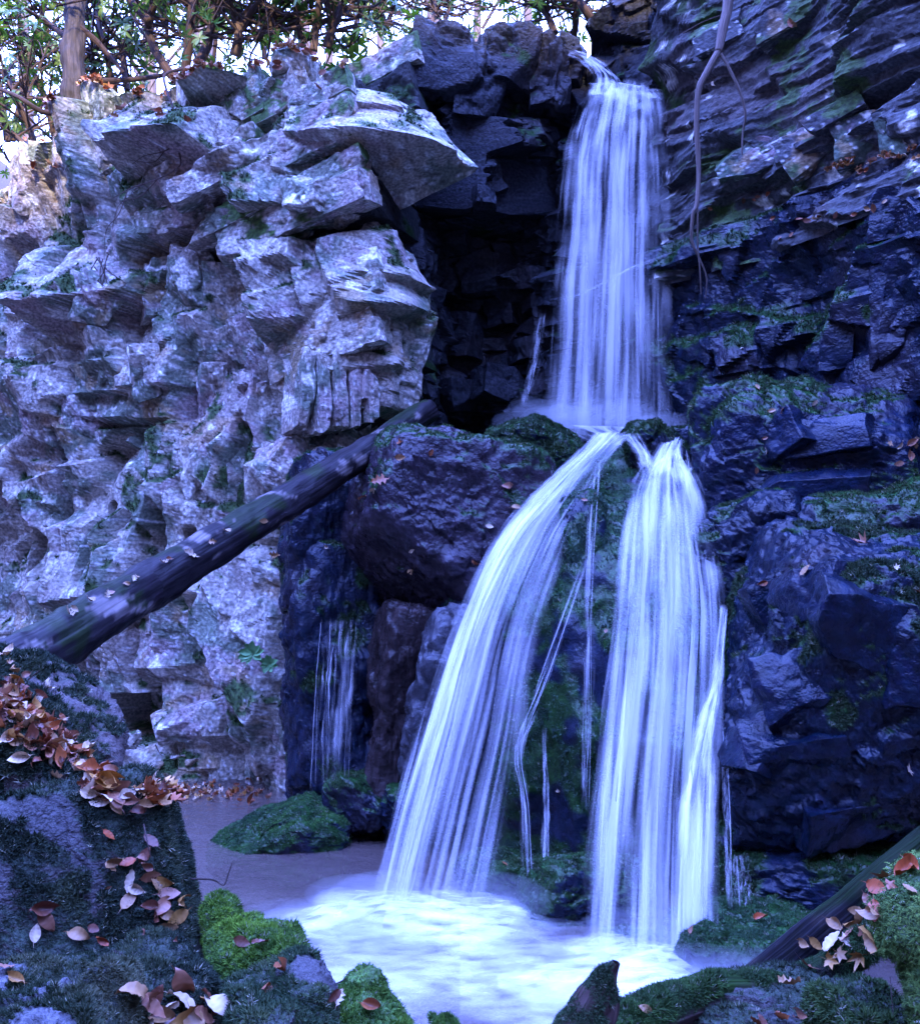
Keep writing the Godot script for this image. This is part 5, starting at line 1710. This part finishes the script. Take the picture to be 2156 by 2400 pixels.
func drift(label: String, spots: Array, smin: float, smax: float, kind: int) -> void:
	var mm := MultiMesh.new()
	mm.transform_format = MultiMesh.TRANSFORM_3D
	mm.use_colors = true
	mm.mesh = leaf_meshes[kind][4]
	var put_at := []
	for e in spots:
		var s := seat(e[0], e[1])
		if s.is_empty(): continue
		var n: Vector3 = s[1]
		var up := (n + Vector3(rng.randfn(), rng.randfn(), rng.randfn()) * 0.6).normalized()
		var a := rng.randf() * TAU
		var f := Vector3(sin(a), 0.1, cos(a))
		f = (f - up * f.dot(up)).normalized()
		put_at.append([Transform3D(Basis(up.cross(f), up, f) * rng.randf_range(smin, smax), (s[0] as Vector3) + n * 0.008), LEAF_COLOURS[rng.randi() % 6][1]])
	mm.instance_count = put_at.size()
	for k in put_at.size():
		mm.set_instance_transform(k, put_at[k][0])
		mm.set_instance_color(k, put_at[k][1])
	var o := MultiMeshInstance3D.new()
	o.multimesh = mm
	o.material_override = M.leaf
	o.name = numbered("leaf_litter")
	add_child(o)
	tag(o, label, "leaf litter", "", "stuff")

func build_litter() -> void:
	var spots := []
	for k in 90:
		var t := pow(rng.randf(), 1.2)
		spots.append([lerpf(0, 262, t) + rng.randfn() * 12.0, lerpf(1590, 1825, t) + rng.randfn() * (46.0 - 26.0 * t) + 14.0])
	drift("layer of small dead leaves under the heap on the brown boulder", spots, 0.05, 0.08, 0)
	spots = []
	for k in 130:
		spots.append([330.0 + 290.0 * rng.randf(), 1850.0 + rng.randfn() * 9.0])
	drift("soggy leaf litter along the pool's far bank", spots, 0.04, 0.08, 1)
	spots = []
	for k in 90:
		var t := rng.randf()
		spots.append([lerpf(1925, 2156, t), lerpf(402, 352, t) + rng.randfn() * 3.0])
	drift("line of leaf crumbs on the ledge below the lichen cliff", spots, 0.02, 0.05, 0)
	spots = []
	for k in 160: spots.append([rng.randf_range(60, 820), 0])
	for e in spots:
		var y := 60.0
		while y < 460.0 and seat(e[0], y).is_empty(): y += 6.0
		e[1] = y + rng.randf_range(4, 26)
	drift("dead leaves caught along the dry cliff's top edge", spots, 0.05, 0.10, 0)
	# heap on the brown boulder under the log
	for k in 75:
		var t := pow(rng.randf(), 1.4)
		var px := lerpf(5, 262, t) + rng.randfn() * 10.0
		var py := lerpf(1592, 1822, t) + rng.randfn() * (46.0 - 26.0 * t) + 14.0
		leaf(px, py, rng.randf_range(0.04, 0.075), rng.randi() % 3 if rng.randf() < 0.7 else 0, [0, 1, 2, 2, 3, 4, 2, 1][rng.randi() % 8], rng.randi() % 5, rng.randf() * TAU, "in the heap on the brown boulder under the log", "leaves heaped on the boulder under the log", 0.010, 0.38)
	# spill of large leaves between the two near boulders
	for e in [[272, 1800, 2, 0.08], [285, 1830, 2, 0.095], [300, 1855, 4, 0.09], [318, 1868, 2, 0.10], [290, 1880, 1, 0.08], [330, 1890, 3, 0.085], [345, 1880, 1, 0.08], [280, 1860, 2, 0.12]]:
		leaf(e[0], e[1], e[3] * 0.78, 0, e[2], rng.randi() % 5, rng.randf() * TAU, "in the gap between the two near left boulders", "large leaves in the gap between boulders", 0.03, 0.6)
	# clusters on the large mossy boulder
	for e in [[268, 1945, 6, 0.05], [362, 1958, 3, 0.065], [350, 1988, 3, 0.06], [345, 2000, 2, 0.05], [280, 1996, 1, 0.06], [310, 2012, 6, 0.06], [318, 2055, 4, 0.08], [312, 2098, 1, 0.075], [342, 2020, 2, 0.05], [360, 2045, 2, 0.07], [395, 2052, 5, 0.07], [372, 2062, 1, 0.06], [402, 2085, 2, 0.075], [388, 2112, 2, 0.08], [420, 2100, 5, 0.07], [425, 2138, 5, 0.08], [398, 2165, 1, 0.075], [362, 2118, 3, 0.06], [378, 2135, 3, 0.07], [330, 2075, 4, 0.06], [405, 2130, 1, 0.06], [275, 2030, 1, 0.025], [258, 2075, 2, 0.02], [415, 2190, 3, 0.03], [330, 2180, 3, 0.025]]:
		leaf(e[0], e[1], e[3], 0, e[2], rng.randi() % 5, rng.randf() * TAU, "in the cluster on the large mossy boulder's right side", "leaves clustered on the large mossy boulder", 0.014, 0.45)
	for e in [[102, 2112, 3, 0.08, "curled dark russet leaf, largest on the mossy boulder's lower left"], [122, 2145, 2, 0.08, "crumpled pinkish leaf just under the curled russet leaf"], [96, 2182, 4, 0.06, "pale torn leaf below the crumpled pinkish leaf"], [195, 2178, 1, 0.075, "flat tan leaf alone in the middle of the mossy boulder's lower half"], [232, 2168, 3, 0.05, "small russet leaf right of the flat tan leaf"], [252, 2186, 6, 0.045, "small bright rust leaf at the end of the row of three"], [18, 2262, 2, 0.07, "pinkish leaf at the lower left picture edge"], [38, 2292, 5, 0.05, "golden leaf tip under the pinkish leaf at the lower left edge"]]:
		leaf(e[0], e[1], e[3], 0, e[2], rng.randi() % 5, rng.randf() * TAU, "", "single leaves on the large mossy boulder", 0.014, 0.35, e[4])
	# cluster at the bottom edge
	for e in [[312, 2315, 1, 0.09], [345, 2335, 2, 0.10], [372, 2325, 3, 0.07], [395, 2335, 4, 0.04], [440, 2310, 2, 0.10], [430, 2340, 4, 0.09], [480, 2330, 3, 0.08], [505, 2325, 5, 0.08], [515, 2350, 4, 0.10], [350, 2360, 2, 0.09], [380, 2370, 1, 0.08], [430, 2380, 5, 0.12], [470, 2370, 2, 0.09], [460, 2395, 1, 0.10], [400, 2390, 3, 0.08], [345, 2385, 4, 0.05]]:
		leaf(e[0], e[1], e[3], 0, e[2], rng.randi() % 5, rng.randf() * TAU, "in the bottom cluster before the squat grey rock", "leaves clustered at the bottom edge", 0.025, 0.6)
	for e in [[560, 2193, 3, 0.06, "dark leaf on top of the broad moss cushion"], [600, 2202, 3, 0.06, "russet leaf sliding off the broad moss cushion"], [668, 2272, 0, 0.07, "orange curled leaf at the foot of the pointed moss knob"], [615, 2305, 0, 0.05, "small orange leaf scrap on the squat grey rock"], [785, 2318, 3, 0.05, "brown leaf left of the peaked moss mound"], [800, 2345, 4, 0.05, "pale oak leaf scrap on the bright moss bank"], [860, 2350, 0, 0.06, "orange leaf lying on the bright moss bank"], [590, 1872, 0, 0.14, "brown leaf lying on the sloping green stone"]]:
		leaf(e[0], e[1], e[3], 1 if e[2] == 4 else 0, e[2], rng.randi() % 5, rng.randf() * TAU, "", "", 0.012, 0.3, e[4])
	# on the leaning log
	leaf(458, 1285, 0.13, 1, 4, 0, 1.9, "", "", 0.006, 0.1, "pale lobed oak leaf lying flat on the fallen log")
	for e in [[405, 1303], [388, 1312], [335, 1338], [322, 1345], [300, 1358], [272, 1378], [262, 1385], [225, 1402], [190, 1420], [172, 1428], [620, 1206], [505, 1262], [545, 1240]]:
		leaf(e[0], e[1], rng.randf_range(0.05, 0.08), rng.randi() % 2, [1, 2, 4][rng.randi() % 3], rng.randi() % 5, rng.randf() * TAU, "resting on the upper side of the fallen log", "small leaves on the fallen log", 0.01, 0.3)
	# on the wet trunk
	leaf(1897, 2258, 0.115, 2, 2, 0, 0.4, "", "", 0.012, 0.15, "large pinkish maple leaf at the low end of the leaf-strewn trunk")
	leaf(1945, 2205, 0.105, 0, 4, 0, 1.9, "", "", 0.016, 0.15, "long pale cream leaf on the leaf-strewn trunk")
	for e in [[1875, 2210, 1], [1905, 2206, 5], [1958, 2150, 1], [1985, 2162, 5], [1975, 2180, 2], [2005, 2175, 2], [2030, 2182, 5], [2012, 2150, 1], [1992, 2128, 1], [2022, 2105, 2], [2040, 2120, 6], [2042, 2085, 6], [2002, 2235, 5], [1960, 2235, 1], [1935, 2240, 5], [2065, 2070, 0], [2100, 2045, 6], [2125, 2030, 6], [2080, 2050, 2], [1975, 2200, 4], [2040, 2195, 5], [2050, 2145, 1]]:
		leaf(e[0], e[1], rng.randf_range(0.055, 0.085), 0 if rng.randf() < 0.7 else 2, e[2], rng.randi() % 5, rng.randf() * TAU, "among those on the leaf-strewn wet trunk", "leaves on the wet trunk", 0.012, 0.3)
	leaf(1862, 2302, 0.08, 1, 1, 2, 1.5, "", "", 0.012, 0.3, "tan lobed leaf between the mossy log and the leaf-strewn trunk")
	leaf(2140, 2085, 0.05, 0, 1, 3, 0.5, "", "", 0.02, 0.3, "pale leaf on top of the feathery mossy boulder")
	leaf(1502, 2362, 0.05, 0, 1, 1, 0.8, "", "", 0.012, 0.3, "tan leaf stuck to the lower end of the curved mossy log")
	for e in [[1790, 2388], [1830, 2392], [1862, 2390], [1880, 2385], [1770, 2395]]:
		leaf(e[0], e[1], 0.06, 0, [0, 2, 3][rng.randi() % 3], rng.randi() % 5, rng.randf() * TAU, "in the dark gap under the curved mossy log", "leaves under the curved mossy log", 0.02, 0.5)
	# stuck to the wet rocks
	for e in [[1785, 1047, 4, 2, 0.075, "round cream leaf on the bright-ridged boulder"], [1780, 1028, 2, 0, 0.05, "pinkish leaf just above the round cream leaf"], [2012, 1262, 2, 2, 0.12, "large curled pinkish leaf on the wet boulder left of the edge"], [2140, 1377, 2, 2, 0.10, "pink maple leaf on the boulder at the right edge"], [2100, 1320, 4, 2, 0.05, "small pale leaf above the pink maple leaf"], [1780, 1352, 0, 0, 0.07, "orange leaf on the moss lip beside the right cascade"], [1876, 1321, 1, 0, 0.09, "slim tan leaf on the mossy crest of the huge boulder"], [2130, 1806, 4, 2, 0.08, "white leaf high on the huge boulder near the right edge"], [1725, 807, 4, 2, 0.05, "tiny cream leaf on the wet wall near the upper fall"], [1775, 898, 1, 0, 0.06, "small tan leaf on the wet wall"], [1796, 953, 1, 0, 0.07, "tan leaf on the ledge moss below the wet wall"], [1820, 952, 3, 0, 0.06, "dark leaf beside the tan ledge leaf"], [1890, 934, 4, 0, 0.06, "pale leaf on the crest of the bright-ridged boulder"], [1762, 1112, 2, 0, 0.06, "brown leaf in the moss between the wet boulders"], [1662, 205, 4, 0, 0.09, "pale leaf on the lichen cliff beside the bare branch"], [1840, 65, 0, 0, 0.10, "brown leaf standing in a crack high on the lichen cliff"], [1856, 70, 1, 0, 0.08, "tan leaf in the high crack of the lichen cliff"],
		[1020, 1047, 0, 0, 0.07, "orange leaf on the mossy top of the purple boulder"], [945, 1062, 1, 0, 0.10, "tan leaf on the moss near the log's upper end"], [880, 1112, 0, 1, 0.16, "large orange leaf at the purple boulder's mossy shoulder"], [865, 1135, 4, 0, 0.09, "pale leaf below the large orange shoulder leaf"], [845, 1152, 2, 0, 0.11, "pinkish leaf at the left corner of the purple boulder"], [925, 1025, 0, 0, 0.09, "orange leaf wedged against the log's upper part"], [1198, 1138, 2, 0, 0.10, "pinkish leaf on the wet rock left of the left cascade's head"], [1196, 1180, 1, 0, 0.09, "tan leaf below the pinkish one left of the left cascade's head"], [1117, 1310, 0, 1, 0.08, "orange lobed leaf in the dark cleft beside the left cascade"], [958, 1345, 1, 0, 0.09, "tan leaf low on the purple boulder's face"], [955, 1303, 4, 0, 0.06, "white leaf scrap on the purple boulder's face"], [1147, 1235, 4, 0, 0.07, "white leaf beside the left cascade"], [1190, 2012, 0, 0, 0.05, "orange leaf scrap on the low mossy stone"], [1410, 2150, 4, 2, 0.09, "cream leaf beside the foam under the spine"], [1608, 2170, 2, 0, 0.05, "pinkish leaf on the broad mossy pool boulder"], [1770, 2142, 6, 0, 0.08, "rust leaf on top of the broad mossy pool boulder"], [765, 1275, 4, 0, 0.06, "pale leaf in the dark wedge under the log"], [640, 1300, 1, 1, 0.12, "tan lobed leaf caught on the cliff under the log"], [1415, 1475, 2, 2, 0.05, "pinkish leaf caught on the spine at the right cascade's edge"], [1380, 1160, 2, 0, 0.06, "brown leaf on the spine's mossy head"], [1300, 1860, 4, 0, 0.05, "white leaf scrap on the lower spine"]]:
		leaf(e[0], e[1], e[4], e[3], e[2], rng.randi() % 5, rng.randf() * TAU, "", "leaves stuck to the wet rocks", 0.012, 0.3, e[5])
	for k in 9:
		leaf(2095 + rng.randf() * 58, 1010 + rng.randf() * 70, rng.randf_range(0.06, 0.09), rng.randi() % 3, [2, 3, 4, 1][k % 4], rng.randi() % 5, rng.randf() * TAU, "in the bunch caught in the dark notch at the right edge", "leaves caught in the dark notch", 0.02, 0.5)
	for k in 14:
		var t := rng.randf()
		leaf(lerpf(1925, 2150, t), lerpf(402, 352, t) + rng.randfn() * 3.0, rng.randf_range(0.04, 0.07), 0, [0, 1, 2, 4][k % 4], rng.randi() % 5, rng.randf() * TAU, "in the line of litter on the ledge below the lichen cliff", "leaves along the ledge below the lichen cliff", 0.015, 0.4)
	for e in [[1790, 462], [1765, 475], [1752, 478], [1738, 480], [1802, 508], [1845, 545], [1862, 530], [1880, 525], [1900, 520], [1910, 518], [1815, 555], [1650, 500], [1990, 507], [2020, 500], [2030, 490], [2060, 470], [1945, 515]]:
		leaf(e[0], e[1], rng.randf_range(0.05, 0.08), 0, [0, 1, 2, 3][rng.randi() % 4], rng.randi() % 5, rng.randf() * TAU, "along the cracks of the wet wall right of the upper fall", "leaves in the cracks of the wet wall", 0.012, 0.4)
	# drift of leaves on the far bank
	for k in 36:
		var px := 335.0 + 290.0 * rng.randf()
		leaf(px, 1848 + rng.randfn() * 9.0 + absf(px - 470.0) * 0.02, rng.randf_range(0.05, 0.10), rng.randi() % 3, [0, 0, 2, 3, 1, 4][rng.randi() % 6], rng.randi() % 5, rng.randf() * TAU, "in the drift along the pool's far bank", "leaves drifted along the far bank", 0.02, 0.5)
	# litter on the cliff top
	for e in [[285, 250], [300, 245], [275, 262], [360, 255], [375, 262], [440, 270], [90, 395], [110, 398], [70, 400], [130, 400], [640, 165], [650, 172], [745, 185], [735, 190]]:
		leaf(e[0], e[1], 0.12, rng.randi() % 2, [0, 1, 2][rng.randi() % 3], rng.randi() % 5, rng.randf() * TAU, "caught on the ledges near the dry cliff's top", "leaves on the dry cliff's ledges", 0.02, 0.4)
	# twigs
	for e in [["thin twig standing in the cluster on the large mossy boulder", [[338, 1932, 3.1], [346, 1975, 3.05], [355, 2010, 3.05]], 0.0025], ["curved bare twig at the pool edge by the tall moss knob", [[448, 2060, 3.3], [500, 2062, 3.4], [525, 2075, 3.4], [535, 2050, 3.4], [545, 2022, 3.4]], 0.003], ["short twig on the mud under the cliff", [[365, 1745, 10.0], [372, 1760, 10.0], [380, 1772, 9.9]], 0.006], ["thin twig sticking out of the leaf heap under the log", [[68, 1592, 4.2], [82, 1580, 4.15], [94, 1572, 4.1]], 0.003], ["fine pale roots hanging at the feathery boulder's edge", [[2085, 2290, 2.6], [2088, 2330, 2.58], [2092, 2380, 2.58]], 0.0015], ["dark twigs behind the peaked moss mound", [[782, 2308, 2.8], [800, 2300, 2.8], [812, 2292, 2.8]], 0.002], ["dead twig across the layered cliff beside the bare branch", [[1600, 78, 8.3], [1650, 50, 8.2], [1705, 30, 8.1], [1725, 20, 8.1]], 0.005]]:
		var st := fresh()
		var pp := path(e[1])
		limb(st, curve(pp, 14), e[2], e[2] * 0.5, 6, 0.1)
		var o := put(done(st, pp[0]), "twig", M.twig)
		o.position = pp[0]
		tag(o, e[0], "twig")
